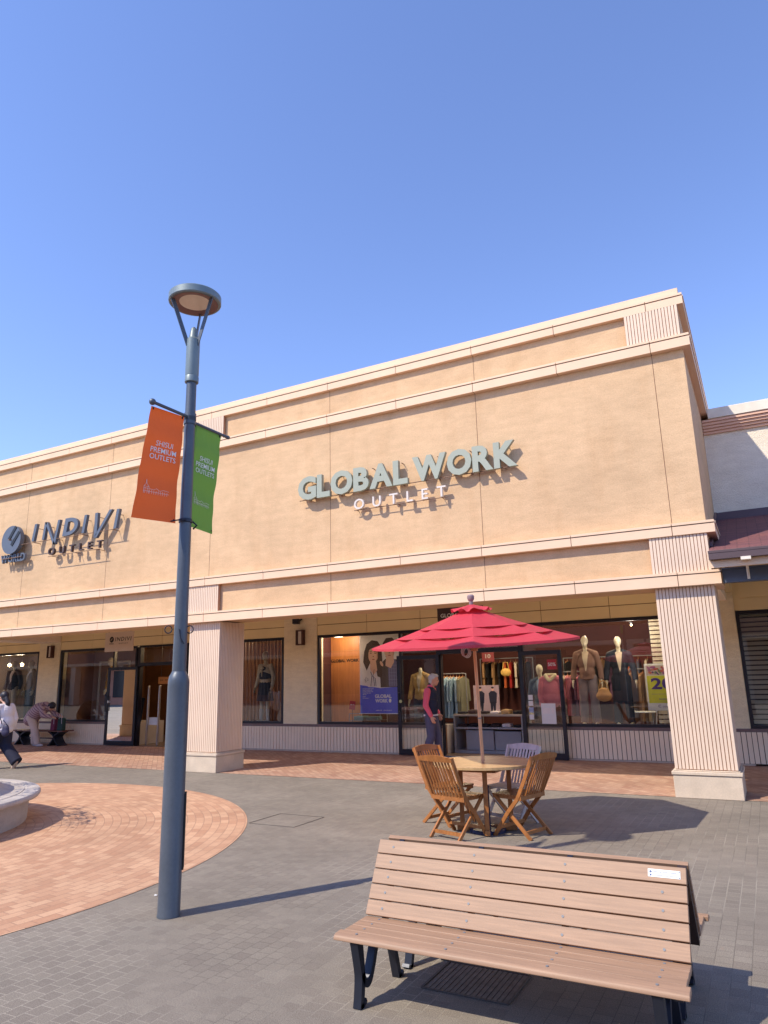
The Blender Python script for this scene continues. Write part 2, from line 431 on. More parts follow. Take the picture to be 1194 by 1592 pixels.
# lowest band wraps only the front and a short return
y = WY-.12; b = MB()
js = sorted([x for x in JX]+[(JX[i]+JX[i+1])/2 for i in range(len(JX)-1)]); xs = [XL]+js+[-.40]
for i in range(len(xs)-1):
    a, c = xs[i]+(.005 if i else 0), xs[i+1]-(.005 if i < len(xs)-2 else 0)
    b.box(a, y, 2.852, c, WY-.002, 3.003); b.box(a, y-.012, 3.015, c, WY-.002, 3.05)
b.box(XL, y+.012, 2.856, -.412, WY-.001, 3.046, 1); b.box(XR+.001, WY, 2.852, -.40, 11.62, 3.003); b.box(XR+.001, WY, 3.015, -.388, 11.62, 3.05); b.box(XR+.001, WY+.001, 2.99, -.41, 11.61, 3.03, 1)
b.build('cornice', [M_trim, M_groove], B)
# ribbed panels above the columns
def ribs(mb, x0, x1, yf, z0, z1, pitch=.0466, wrib=.036, dep=.012):
    mb.box(x0, yf+dep, z0, x1, yf+dep+.05, z1, 1)
    n = round((x1-x0)/pitch); p = (x1-x0)/n
    for i in range(n): mb.box(x0+i*p+(p-wrib)/2, yf, z0+.001, x0+i*p+(p+wrib)/2, yf+dep+.001, z1-.001)
COLX = [(-1.298, -.506), (-10.268, -9.476), (-19.24, -18.45), (-28.2, -27.4)]
M_ribgap = mat('rib_gap', srgb(176, 132, 104), .9)
for (a, c) in COLX:
    for z0_, z1_ in ((6.66, 7.175), (3.05, 3.585)):
        p = MB(); ribs(p, a, c, WY-.085, z0_, z1_); p.build('ribbed_panel', [M_rib, M_ribgap], B)
# columns
for (a, c) in COLX:
    y0, y1 = WY, WY+.76; p = MB()
    p.box(a+.014, y0+.014, .36, c-.014, y1-.014, 2.85, 1)
    n = 17; pt = (c-a)/n
    for i in range(n): p.box(a+i*pt+.0055, y0, .372+.004*random.random(), a+(i+1)*pt-.0055, y0+.0145, 2.849)
    for i in range(n): p.box(a+i*pt+.007, y1-.0145, .372, a+(i+1)*pt-.007, y1, 2.849)
    n = 16; pt = (y1-y0-.03)/n
    for i in range(n):
        p.box(c-.0145, y0+.015+i*pt+.007, .372, c, y0+.015+(i+1)*pt-.007, 2.849); p.box(a, y0+.015+i*pt+.007, .372, a+.0145, y0+.015+(i+1)*pt-.007, 2.849)
    col = p.build('column', [M_rib, M_ribgap], B)
    q = MB(); q.box(a-.03, y0-.03, 0, c+.03, y1+.03, .295); q.box(a-.045, y0-.045, .298, c+.045, y1+.045, .345); q.box(a-.02, y0-.02, .345, c+.02, y1+.02, .362)
    bevel(q.build('pedestal', M_ped, col), .012)
# soffit and cross beams
s = MB(); s.box(XL, 11.6, 3.38, XR-.001, 14.69, 3.45); s.build('soffit', M_soffit, B)
s = MB(); s.box(-20.1, 11.6, 2.98, -19.15, 14.68, 3.38); s.build('cross_beam', M_soffit, B)
s = MB(); s.box(-.92, 11.62, 2.95, -.51, 14.68, 3.37); s.build('cross_beam', M_soffit, B)
# shop-front wall: piers, panels over windows, wainscot
PIERS = [(-34, -25.2), (-20.1, -19.13), (-10.69, -9.70), (-1.25, -.40)]
for a, c in PIERS:
    p = MB(); p.box(a, SY-.03, .60, c, SY+.25, 3.38); p.build('pier', M_pier, B)
SPANS = [(-25.2, -20.1), (-19.13, -10.69), (-9.70, -1.25)]
for a, c in SPANS:
    p = MB(); nn = max(1, round((c-a)/1.5)); st = (c-a)/nn
    for i in range(nn):
        p.box(a+i*st+.006, SY-.012, 3.0, a+(i+1)*st-.006, SY+.1, 3.38); p.box(a+i*st+.006, SY-.012, 2.745, a+(i+1)*st-.006, SY+.1, 2.985)
    p.box(a, SY, 2.75, c, SY+.11, 3.38, 1)
    p.build('fascia_panel', [M_panel, M_groove], B)
def wains(a, c):
    mb = MB(); mb.box(a, SY-.02, .035, c, SY+.2, .585, 1); n = round((c-a)/.088); pt = (c-a)/n
    for i in range(n): mb.box(a+i*pt+.0065, SY-.035, .04, a+(i+1)*pt-.0065, SY-.019, .58)
    mb.box(a, SY-.03, .006, c, SY+.1, .034, 2)
    mb.box(a, SY-.05, .586, c, SY+.22, .64, 3)
    return mb.build('wainscot', [mat('wainscot_panel', (.90, .74, .54), .8, .05, 2), M_groove, M_ped, M_sill], B)
for a, c in ((-34, -17.0+1.2), (-13.95+.0, -6.42), (-4.60, -.40)): wains(a, c)
# windows: frame + pane
def window(a, c, z0=.642, z1=2.72, mull=(), name='window'):
    f = MB(); t = .055; y0, y1 = SY-.02, SY+.07
    f.box(a, y0, z0, c, y1, z0+t); f.box(a, y0, z1-.045, c, y1, z1+.02); f.box(a, y0, z0+t, a+t, y1, z1-.045); f.box(c-t, y0, z0+t, c, y1, z1-.045)
    for mx in mull: f.box(mx-.03, y0, z0+t, mx+.03, y1, z1-.045)
    w_ = f.build(name, M_frame, B)
    g = MB(); g.add([(a+t, SY+.03, z0+t), (c-t, SY+.03, z0+t), (c-t, SY+.03, z1-.045), (a+t, SY+.03, z1-.045)], [(0,1,2,3)])
    g.build('pane', M_glass, w_)
window(-25.1, -20.12); window(-19.11, -15.85, mull=(-16.78,)); window(-13.9, -10.71)
window(-9.68, -6.46, mull=(-7.42,)); window(-4.56, -1.27)
# door openings
def doorway(a, c, zt=2.17):
    f = MB(); y0, y1 = SY-.03, SY+.1
    f.box(a-.055, y0, 0.006, a, y1, 2.74); f.box(c, y0, 0.006, c+.055, y1, 2.74); f.box(a, y0, zt, c, y1, zt+.09); f.box(a, y0, 2.69, c, y1, 2.74)
    w_ = f.build('door_surround', M_frame, B)
    g = MB(); g.add([(a, SY+.03, zt+.09), (c, SY+.03, zt+.09), (c, SY+.03, 2.69), (a, SY+.03, 2.69)], [(0,1,2,3)]); g.build('pane', M_glass, w_)
doorway(-6.405, -4.615); doorway(-15.69, -13.95)
s = MB(); s.box(-15.85, SY-.02, .006, -15.745, SY+.12, .60, 0); s.box(-15.845, SY+.0, .60, -15.75, SY+.06, 2.7, 1); s.build('jamb_panel', [M_panel, M_frame], B)
def leaf(hx, sgn, ang, wd=1.0, knob=None):
    # hinged door leaf, hx = hinge x, opened flat towards the outside; sgn = direction of the leaf from the hinge
    H_ = 2.16; d = Vector((sgn*math.cos(ang), -math.sin(ang), 0)); o0 = Vector((hx, SY-.07, 0)); n = Vector((-d.y, d.x, 0))
    F = lambda u, v, e: o0+d*u+Vector((0,0,v))+n*e
    f = MB(); e0, e1 = -.022, .022
    for (u0, v0, u1, v1) in ((0,.02,.075,H_), (wd-.075,.02,wd,H_), (.075,.02,wd-.075,.14), (.075,H_-.085,wd-.075,H_)):
        f.prism([(u0,v0),(u1,v0),(u1,v1),(u0,v1)], e0, e1, F)
    L = f.build('door', M_frame, B)
    g = MB(); g.add([F(.075,.14,0), F(wd-.075,.14,0), F(wd-.075,H_-.085,0), F(.075,H_-.085,0)], [(0,1,2,3)]); g.build('pane', M_dglass, L)
    h = MB(); sd = 1 if (n.y < 0) else -1
    h.tube([F(wd-.04,.95,sd*.03), F(wd-.04,.95,sd*.075), F(wd-.04,1.35,sd*.075), F(wd-.04,1.35,sd*.03)], .012, 8); h.build('handle', M_frame, L)
    return F, L, sd
F1, L1, sd1 = leaf(-6.43, -1, R(6)); F2, L2, sd2 = leaf(-4.585, 1, R(8), .93)
F3, L3, sd3 = leaf(-15.72, -1, R(1.5), 1.15)
def disc(mb, F, u, v, r, e0, e1, n=16, mi=0): mb.prism([(u+r*math.cos(2*PI*i/n), v+r*math.sin(2*PI*i/n)) for i in range(n)], e0, e1, F, mi)
M_sticker = mat('pale_sticker', srgb(205, 210, 150), .5)
s = MB(); disc(s, F1, .93, 1.16, .035, sd1*.023, sd1*.026); s.build('round_sticker', M_sticker, L1)
s = MB(); disc(s, F3, 1.07, 1.2, .035, sd3*.023, sd3*.026); s.build('round_sticker', mat('white_sticker', srgb(225,220,210), .5), L3)

# interiors (dark rooms behind the shop fronts)
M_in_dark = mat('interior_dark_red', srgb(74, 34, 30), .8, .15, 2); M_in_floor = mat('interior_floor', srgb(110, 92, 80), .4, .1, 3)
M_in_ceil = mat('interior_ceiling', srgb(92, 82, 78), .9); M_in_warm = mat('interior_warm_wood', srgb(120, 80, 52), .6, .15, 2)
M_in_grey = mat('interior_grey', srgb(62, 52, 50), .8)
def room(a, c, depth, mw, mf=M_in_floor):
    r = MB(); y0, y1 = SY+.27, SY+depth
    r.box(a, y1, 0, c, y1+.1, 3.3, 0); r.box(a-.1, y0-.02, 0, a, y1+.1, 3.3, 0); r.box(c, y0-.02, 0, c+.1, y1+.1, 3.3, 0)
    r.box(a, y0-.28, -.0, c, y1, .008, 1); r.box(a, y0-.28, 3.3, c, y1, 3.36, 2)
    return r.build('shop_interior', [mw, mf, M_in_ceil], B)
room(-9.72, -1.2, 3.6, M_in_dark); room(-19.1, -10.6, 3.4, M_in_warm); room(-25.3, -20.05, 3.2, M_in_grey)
# raised display floors behind the windows
for a, c in ((-25.1, -20.12), (-19.08, -15.9), (-13.85, -10.72), (-9.66, -6.5), (-4.5, -1.28)):
    dp = MB(); dp.box(a, SY+.1, .009, c, SY+1.2, .62); dp.build('display_floor', mat('display_floor_grey', srgb(188, 178, 170), .5, .05), B)

# signs hung over the walk
M_signcream = mat('sign_board_cream', srgb(206, 184, 160), .6, .02)
def logo_mark(mb, frame, cx, cy, r, d0, d1, mi=0, mg=1):
    n = 36; mb.prism([(cx+r*math.cos(2*PI*i/n), cy+r*math.sin(2*PI*i/n)) for i in range(n)], d0, d1, frame, mi)
t = thing('hanging_sign', 'cream hanging board with dark logo and thin slanted lettering above the left shop door', 'sign', (-14.35, 12.7, 2.98))
b = MB(); b.box(-14.86, 12.69, 2.49, -13.86, 12.715, 2.975); b.build('board', M_signcream, t)
fr = wallframe(12.69)
for hx in (-14.75, -13.97):
    b = MB(); b.tube([(hx, 12.70, 2.97), (hx, 12.70, 3.38)], .008, 6); b.build('hanger', M_frame, t)
b = MB(); logo_mark(b, fr, -14.62, 2.79, .075, .002, .004)
text_block(b, 'INDIVI', fr, -14.50, 2.745, .56, .10, .002, .004, 0, .006, 1.25, .2)
text_block(b, 'OUTLET', fr, -14.36, 2.67, .32, .03, .002, .004, 0, 0, 1.7)
text_block(b, 'WORLD', fr, -14.70, 2.67, .16, .03, .002, .004)
b.build('lettering', M_black, t)
b = MB()
for sgn in (0, 1): b.bar((-14.655+.03*sgn, 12.685, 2.76+.01*sgn), (-14.61+.03*sgn, 12.685, 2.815+.01*sgn), .004, .011, (0,1,0))
b.build('logo_stripe', M_signcream, t)
t = thing('hanging_sign', 'dark hanging board with white lettering half hidden by the red parasol', 'sign', (-5.1, 12.7, 2.98))
b = MB(); b.box(-5.57, 12.69, 2.55, -4.62, 12.715, 3.03); b.build('board', mat('sign_dark', srgb(58, 44, 42), .5), t)
for hx in (-5.45, -4.75):
    b = MB(); b.tube([(hx, 12.70, 3.02), (hx, 12.70, 3.38)], .008, 6); b.build('hanger', M_frame, t)
b = MB(); text_block(b, 'GLOBAL WORK', fr, -5.5, 2.80, .8, .075, .002, .004, 0, .01); b.build('lettering', M_white, t)

# channel-letter signs on the wall
def letters(t, word, x0, x1, z0, h, Y0, dep, mats, bold, gap, name='letter', shear=0):
    gl = [glyph(c, bold) for c in word if c != ' ']; fr = wallframe(Y0)
    widths = []
    for c in word:
        if c == ' ': widths.append(None)
        else: bb = glyph(c, bold)[3]; widths.append(bb[1]-bb[0])
    tot = sum(wd if wd is not None else .22 for wd in widths)+gap*(len(word)-1)
    sx = (x1-x0)/tot; H_ = glyph('H', bold)[3]; sy = h/(H_[3]-H_[2]); x = x0
    for c, wd in zip(word, widths):
        if wd is None: x += (.22+gap)*sx; continue
        mb = MB(); put_glyph(mb, glyph(c, bold), fr, x, z0, sx, sy, dep, 0, 0, shear); o = mb.build(name, mats, t); x += (wd+gap)*sx
M_let = mat('letter_sage', (.335, .36, .285), .5, .03, 2); M_let2 = mat('letter_white', srgb(214, 204, 194), .5)
YL = 10.86
t = thing('shop_sign', 'large sage green block letters GLOBAL WORK with small white OUTLET below on the tan wall', 'sign', (-5.33, 10.86, 5.0))
letters(t, 'GLOBAL', -7.50, -5.16, 5.035, .45, YL-.09, .075, [M_let], .045, .03)
letters(t, 'WORK', -5.06, -3.16, 5.035, .45, YL-.09, .075, [M_let], .045, .03)
letters(t, 'OUTLET', -6.27, -4.45, 4.68, .19, YL-.10, .05, [M_let2], .01, .62)
b = MB(); b.tube([(-7.5, YL-.10, 5.02), (-3.3, YL-.10, 5.02)], .009, 6); b.tube([(-6.3, YL-.09, 4.675), (-4.45, YL-.09, 4.675)], .008, 6)
for x in (-7.3, -6.6, -5.9, -5.3, -4.6, -4.0, -3.4): b.tube([(x, YL, 5.02), (x, YL-.1, 5.02)], .008, 6)
for x in (-7.3, -6.6, -5.9, -5.3, -4.6, -4.0, -3.35): b.tube([(x, YL, 5.42), (x, YL-.1, 5.42)], .008, 6)
for x in (-6.25, -5.4, -4.55): b.tube([(x, YL, 4.675), (x, YL-.09, 4.675)], .007, 6)
b.build('mounting_rail', mat('rail_brown', srgb(120, 90, 70), .6), t)
# left sign
M_ind = mat('letter_slate', srgb(88, 96, 110), .5, .03, 2); M_indb = mat('letter_brown', srgb(72, 56, 56), .6)
t = thing('shop_sign', 'slate grey slanted letters INDIVI with round logo above OUTLET', 'sign', (-14.3, 10.86, 5.0))
FI = wallframe(YL-.14)
def stroke(u0, v0, u1, v1, wd): return [(u0-wd/2, v0), (u0+wd/2, v0), (u1+wd/2, v1), (u1-wd/2, v1)]
def ltr(polys, dep=.07, mt=M_ind):
    mb = MB()
    for pl in polys: mb.prism(pl, dep, 0, FI, 0)
    mb.build('letter', [mt], t)
zb, zt_ = 5.08, 5.50
ltr([stroke(-15.22, zb, -15.14, zt_, .085)])
ltr([stroke(-14.84, zb, -14.78, zt_, .075), [(-14.81, zt_), (-14.73, zt_), (-14.39, zb-.15), (-14.47, zb-.15)], stroke(-14.43, zb-.15, -14.31, zt_, .075)])
def dring(x0, x1, z0_, z1_, sl_):
    zc_ = (z0_+z1_)/2; hz = (z1_-z0_)/2; out = [(x0, z0_)]
    xm = x0+(x1-x0)*.35
    for i in range(13):
        a = -PI/2+PI*i/12; out.append((xm+(x1-xm)*math.cos(a), zc_+hz*math.sin(a)))
    out.append((x0, z1_)); return [(x+sl_*(z-zb), z) for x, z in out]
O_ = dring(-14.16, -13.68, zb, zt_, .18); I_ = dring(-14.045, -13.80, zb+.09, zt_-.09, .18); mb = MB()
for i in range(len(O_)):
    k2 = (i+1) % len(O_); mb.prism([O_[i], O_[k2], I_[k2], I_[i]], .07, 0, FI)
mb.build('letter', [M_ind], t)
ltr([stroke(-13.46, zb, -13.39, zt_, .085)])
ltr([[(-13.08, zt_), (-12.99, zt_), (-12.99, zb-.08), (-13.08, zb-.16)], [(-13.08, zb-.16), (-12.99, zb-.16), (-12.53, zt_+.02), (-12.62, zt_+.02)]])
ltr([stroke(-12.42, zb-.02, -12.34, zt_, .085)])
letters(t, 'OUTLET', -14.66, -12.83, 4.69, .17, YL-.12, .06, [M_indb], .012, .55)
letters(t, 'WORLD', -16.42, -15.50, 4.66, .20, YL-.12, .06, [M_ind], .03, .04)
mb = MB(); n = 48; ccx, ccz, cr_ = -16.0, 5.2, .36
mb.prism([(ccx+cr_*math.cos(2*PI*i/n), ccz+cr_*.98*math.sin(2*PI*i/n)) for i in range(n)], .10, 0, FI)
lg = mb.build('round_logo', [M_ind], t)
mb = MB()
for (a, b_) in (((-16.08, 5.22), (-15.84, 5.52)), ((-15.96, 5.06), (-15.70, 5.38))):
    mb.prism([(a[0]-.035, a[1]+.02), (a[0]+.035, a[1]-.03), (b_[0]+.035, b_[1]-.02), (b_[0]-.035, b_[1]+.02)], -.0015, .01, wallframe(YL-.242))
    pass
mb.v = [(x, y, z) for x, y, z in mb.v]
mb.build('logo_slot', M_black, lg)
b = MB(); b.tube([(-15.66, YL-.2, 5.05), (-12.3, YL-.2, 5.05)], .009, 6); b.tube([(-14.6, YL-.2, 4.65), (-12.85, YL-.2, 4.65)], .008, 6)
for x in (-15.2, -14.4, -13.5, -12.5): b.tube([(x, YL, 5.05), (x, YL-.2, 5.05)], .008, 6)
for x in (-15.15, -14.75, -14.35, -13.9, -13.45, -13.0, -12.4): b.tube([(x, YL, 5.4), (x, YL-.2, 5.4)], .007, 6)
for x in (-14.5, -13.7, -12.95): b.tube([(x, YL, 4.65), (x, YL-.2, 4.65)], .007, 6)
b.tube([(-16.0, YL, 5.2), (-16.0, YL-.3, 5.2)], .02, 6); b.tube([(-16.35, YL-.2, 4.75), (-15.6, YL-.2, 4.75)], .01, 6); b.tube([(-16.0, YL-.2, 4.75), (-16.0, YL, 4.75)], .01, 6)
b.build('mounting_rail', MATS['rail_brown'], t)

# wall lamps and the spotlight
M_lampglass = mat('lamp_diffuser', srgb(205, 195, 180), .4)
for x, lab in ((-19.5, 'slim bronze wall lamp on the pier left of the cream hanging sign'), (-10.15, 'slim bronze wall lamp on the pier between the slatted window and the poster window')):
    t = thing('wall_lamp', lab, 'wall lamp', (x, SY-.03, 2.56), 'bronze wall lamps on the piers')
    b = MB(); z0 = 2.52
    for sx in (-1, 1): b.box(x+sx*.085-.018, SY-.15, z0, x+sx*.085+.018, SY-.03, z0+.37)
    b.box(x-.067, SY-.13, z0+.34, x+.067, SY-.03, z0+.365); b.box(x-.067, SY-.13, z0+.005, x+.067, SY-.03, z0+.03)
    b.build('bracket', mat('bronze', srgb(78, 50, 44), .5, metal=.3), t)
    b = MB(); b.box(x-.05, SY-.12, z0+.03, x+.05, SY-.04, z0+.34); b.build('diffuser', M_lampglass, t)
t = thing('security_camera', 'dark boxy camera high on the pier above the bronze wall lamp', 'camera', (-10.15, SY-.03, 3.1))
b = MB(); b.obox((-10.2, SY-.2, 3.10), (.16, .24, .13), Matrix.Rotation(R(25), 3, 'Z')); bevel(b.build('housing', M_iron, t), .01)
b = MB(); b.tube([(-10.15, SY-.03, 3.16), (-10.17, SY-.14, 3.12)], .02, 8); b.build('arm', M_iron, t)

#  ------------------------------------------------------------------ grey building on the right
G = thing('shop_building', 'grey stucco shop building on the right with shingled canopy roof', 'building', (1.5, 14.7, 0))
GY = 14.3
b = MB(); b.box(-.504, GY, 3.9, 12, 20, 6.15); b.build('upper_wall', M_grey, G)
M_pinkwood = mat('cornice_pink_wood', (.74, .46, .33), .7, .06, 2)
b = MB(); zz = 6.10
for i, (h_, pr) in enumerate(((.05, .05), (.05, .085), (.05, .12), (.055, .15), (.05, .18))):
    b.box(-.50, GY-pr, zz, 12.1, GY+.2, zz+h_-.006); b.box(-.498, GY-pr+.02, zz+h_-.006, 12.05, GY+.19, zz+h_, 1); zz += h_
b.build('cornice', [M_pinkwood, M_groove], G)
b = MB(); b.box(-.385, GY-.20, zz+.002, 12.1, 20.2, zz+.20); bevel(b.build('coping', mat('coping_cream', srgb(226, 216, 200), .7), G), .008)
# canopy roof
M_shingle = None
mt, n, bb_ = base_mat('shingle_roof'); v = tc(n, 'Object')
br = n.nodes.new('ShaderNodeTexBrick'); mp = n.nodes.new('ShaderNodeMapping'); mp.inputs['Scale'].default_value = (1, 1, 1); n.links.new(v, br.inputs['Vector'])
for k, val in (('Scale', 1), ('Mortar Size', .005), ('Bias', 0), ('Brick Width', .30), ('Row Height', .075)): br.inputs[k].default_value = val
br.inputs['Color1'].default_value = (*srgb(128, 78, 74), 1); br.inputs['Color2'].default_value = (*srgb(108, 66, 68), 1); br.inputs['Mortar'].default_value = (*srgb(60, 38, 40), 1)
fn = noise_n(n, v, 60, 3); n.links.new(mix(n, 1.0, br.outputs['Color'], ramp(n, fn, [(.3, (.75,.75,.75)), (.7, (1.15,1.15,1.15))]), 'MULTIPLY'), bb_.inputs['Base Color']); bb_.inputs['Roughness'].default_value = .9
bump(n, bb_, br.outputs['Fac'], -.6, .01); M_shingle = mt
y0, y1, z0, z1 = 10.32, GY-.01, 3.215, 4.42
b = MB(); b.add([(-.47,y0,z0),(8,y0,z0),(8,y1,z1),(-.47,y1,z1),(-.47,y0,z0-.09),(8,y0,z0-.09),(8,y1,z1-.09),(-.47,y1,z1-.09)], [(0,1,2,3),(7,6,5,4),(0,4,5,1),(1,5,6,2),(2,6,7,3),(3,7,4,0)])
b.v = [(-.500 if abs(x+.47) < 1e-6 else x, y, z) for x, y, z in b.v]
rf = b.build('canopy_roof', M_shingle, G)
M_gut = mat('gutter_brown', srgb(84, 66, 68), .5)
b = MB(); b.box(-.50, y0-.10, z0-.10, 8, y0-.003, z0+.015); b.box(-.502, y0-.105, z0-.015, 8, y0-.1, z0+.02); bevel(b.build('gutter', M_gut, rf), .01)
b = MB(); b.box(-.495, y0, z0-.20, 8, y0+.03, z0-.105); b.build('eave_board', M_trim, rf)
b = MB(); b.box(-.5, GY-.05, z1-.02, 8, GY+.02, z1+.13)
b.build('flashing', mat('flashing_purple', srgb(88, 66, 74), .5), G)
b = MB(); b.add([(-.502,10.9,3.40),(-.462,10.9,3.40),(-.462,GY,4.51),(-.502,GY,4.51),(-.502,10.9,3.46),(-.462,10.9,3.46),(-.462,GY,4.57),(-.502,GY,4.57)], [(0,3,2,1),(4,5,6,7),(0,1,5,4),(1,2,6,5),(2,3,7,6),(3,0,4,7)])
b.build('flashing', MATS['flashing_purple'], G)
# steel beam under the canopy
M_steel = mat('beam_blue_grey', srgb(84, 92, 108), .5)
b = MB(); b.box(-.385, 10.80, 2.86, 8, 10.94, 3.04); b.box(-.385, 10.75, 3.042, 8, 10.99, 3.058); b.build('steel_beam', M_steel, G)
b = MB(); b.tube([(-.06, 10.28, 3.11), (-.06, 10.45, 3.06), (-.06, 10.72, 3.04), (-.06, 10.74, 2.88)], .018, 8); b.box(-.12, 10.2, 3.08, 0, 10.3, 3.12); b.build('drain_pipe', MATS['coping_cream'] if 'coping_cream' in MATS else M_white, G)
b = MB(); b.box(-.40, SY+.005, 2.75, 8, SY+.2, 3.95); b.build('fascia_wall', M_panel, G)
b = MB(); b.box(-.30, SY-.012, 2.99, 1.8, SY+.004, 3.9); b.box(1.83, SY-.012, 2.99, 3.9, SY+.004, 3.9); b.box(-.33, SY-.012, 2.745, 8, SY+.004, 2.965); b.build('fascia_panel', M_panel, G)
b = MB(); b.box(-.506, 11.62, 3.1, -.40, GY+.4, 3.38); b.build('beam_cheek', M_panel, G)
mb = MB(); mb.box(-.40, SY-.02, .035, 8, SY+.2, .585, 1)
for i in range(95):
    if i == 3: continue
    mb.box(-.396+i*.088, SY-.035, .04, -.396+i*.088+.075, SY-.019, .58)
mb.box(-.40, SY-.05, .586, 8, SY+.22, .64, 2); mb.build('wainscot', [MATS['wainscot_panel'], M_groove, M_sill], G)
f = MB(); a, c = -.395, 8
f.box(a, SY-.02, .642, c, SY+.07, .70); f.box(a, SY-.02, 2.675, c, SY+.07, 2.74); f.box(a, SY-.02, .70, a+.055, SY+.07, 2.675)
wn = f.build('window', M_frame, G)
g = MB(); g.add([(a+.055, SY+.03, .70), (c, SY+.03, .70), (c, SY+.03, 2.675), (a+.055, SY+.03, 2.675)], [(0,1,2,3)]); g.build('pane', M_glass, wn)
s = MB(); M_slat = mat('slat_cream', srgb(190, 178, 155), .6)
z = .72
while z < 2.66:
    s.box(a+.06, SY+.10, z, 3.0, SY+.115, z+.062); z += .0868
s.build('slatted_screen', M_slat, G)
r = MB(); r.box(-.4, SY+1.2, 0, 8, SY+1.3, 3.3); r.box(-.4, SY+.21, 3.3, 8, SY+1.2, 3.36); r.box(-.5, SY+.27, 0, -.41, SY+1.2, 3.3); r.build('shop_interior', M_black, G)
# ------------------------------------------------------------------ street lamp
LX, LY = -4.152, 4.29
t = thing('street_lamp', 'tall blue grey lamp post with ring-shaped lamp head carrying two banners', 'street lamp', (LX, LY, 0))
c = (LX, LY, 0)
b = MB(); b.lathe(c, [(.086,0),(.086,.012),(.0825,.02),(.0825,1.66),(.081,1.70),(.074,1.735),(.060,1.757),(.056,1.77)], 40); b.build('base_post', M_lamp, t)
b = MB(); b.lathe(c, [(.054,1.75),(.054,1.9),(.043,4.28)], 32); b.build('pole', M_lamp, t)
b = MB(); b.lathe(c, [(.056,4.25),(.060,4.255),(.060,4.30),(.056,4.31),(.0585,4.32),(.0585,4.66),(.050,4.672),(.040,4.68),(.026,4.77),(.014,4.785),(0,4.787)], 32); b.build('collar', M_lampg, t)
for a in (239, 119, -1):
    a = R(a); d = Vector((math.cos(a), math.sin(a), 0)); s = MB()
    s.bar(Vector(c)+d*.045+Vector((0,0,4.60)), Vector(c)+d*.205+Vector((0,0,5.04)), .009, .036, d); s.build('strut', M_lamp, t)
b = MB(); b.lathe(c, [(.165,5.03),(.205,5.02),(.225,5.022),(.232,5.03),(.232,5.088),(.222,5.098),(.05,5.115),(0,5.117)], 56, cap=False)
hd = b.build('lamp_head', M_lampg, t)
b = MB(); b.lathe(c, [(.138,5.034),(.170,5.024),(.206,5.018)], 48, cap=False); b.build('inner_ring', mat('lamp_underside_brown', srgb(120, 88, 84), .6), hd)
b = MB(); b.lathe(c, [(0,5.055),(.08,5.05),(.138,5.034)], 40); b.build('lens', mat('lens_cream', (.66, .56, .44), .3), hd)
b = MB(); b.box(LX+.052, LY+.055, .32, LX+.062, LY+.075, .86); b.obox((LX+.068, LY+.055, .58), (.012, .03, .54), Matrix.Rotation(R(40), 3, 'Z')); b.build('hatch', M_black, t)
def arm(y0, y1, z, ball):
    b = MB(); b.tube([(LX, y0, z), (LX-.005, y1, z)], .014, 10); b.ell((LX-.005, y1, z), (.028,.028,.028) if ball else (.018,.03,.018)); b.lathe((LX, LY, z-.035), [(.052,0),(.052,.07)], 24); b.build('banner_arm', M_lamp, t)
arm(LY-.04, 3.862, 3.925, True); arm(LY+.04, 4.79, 3.895, False)
b = MB(); b.lathe((LX, LY, 2.985), [(.053,0),(.057,.005),(.057,.03),(.053,.035)], 24)
b.tube([(LX+.05, LY-.05, 3.0), (LX+.02, 4.20, 2.995), (-4.20, 4.17, 2.985)], .006, 6); b.tube([(LX+.04, LY+.04, 3.0), (LX+.06, LY+.07, 2.97), (LX+.03, LY+.06, 2.94)], .008, 6); b.build('banner_tie', M_iron, t)
b = MB()
for sx in (-1, 1):
    pts = [(LX+.719*sx*(.055+.028+.028*math.cos(q)), LY+.695*sx*(.055+.028+.028*math.cos(q))-.02, 2.10+.03*math.sin(q)) for q in [k*PI/6 for k in range(13)]]
    b.tube(pts, .0045, 6)
b.tube([(LX+.03, LY-.05, 2.10), (LX+.045, LY-.045, 2.03), (LX+.07, LY-.03, 1.98)], .005, 6); b.build('cable_loop', M_iron, t)

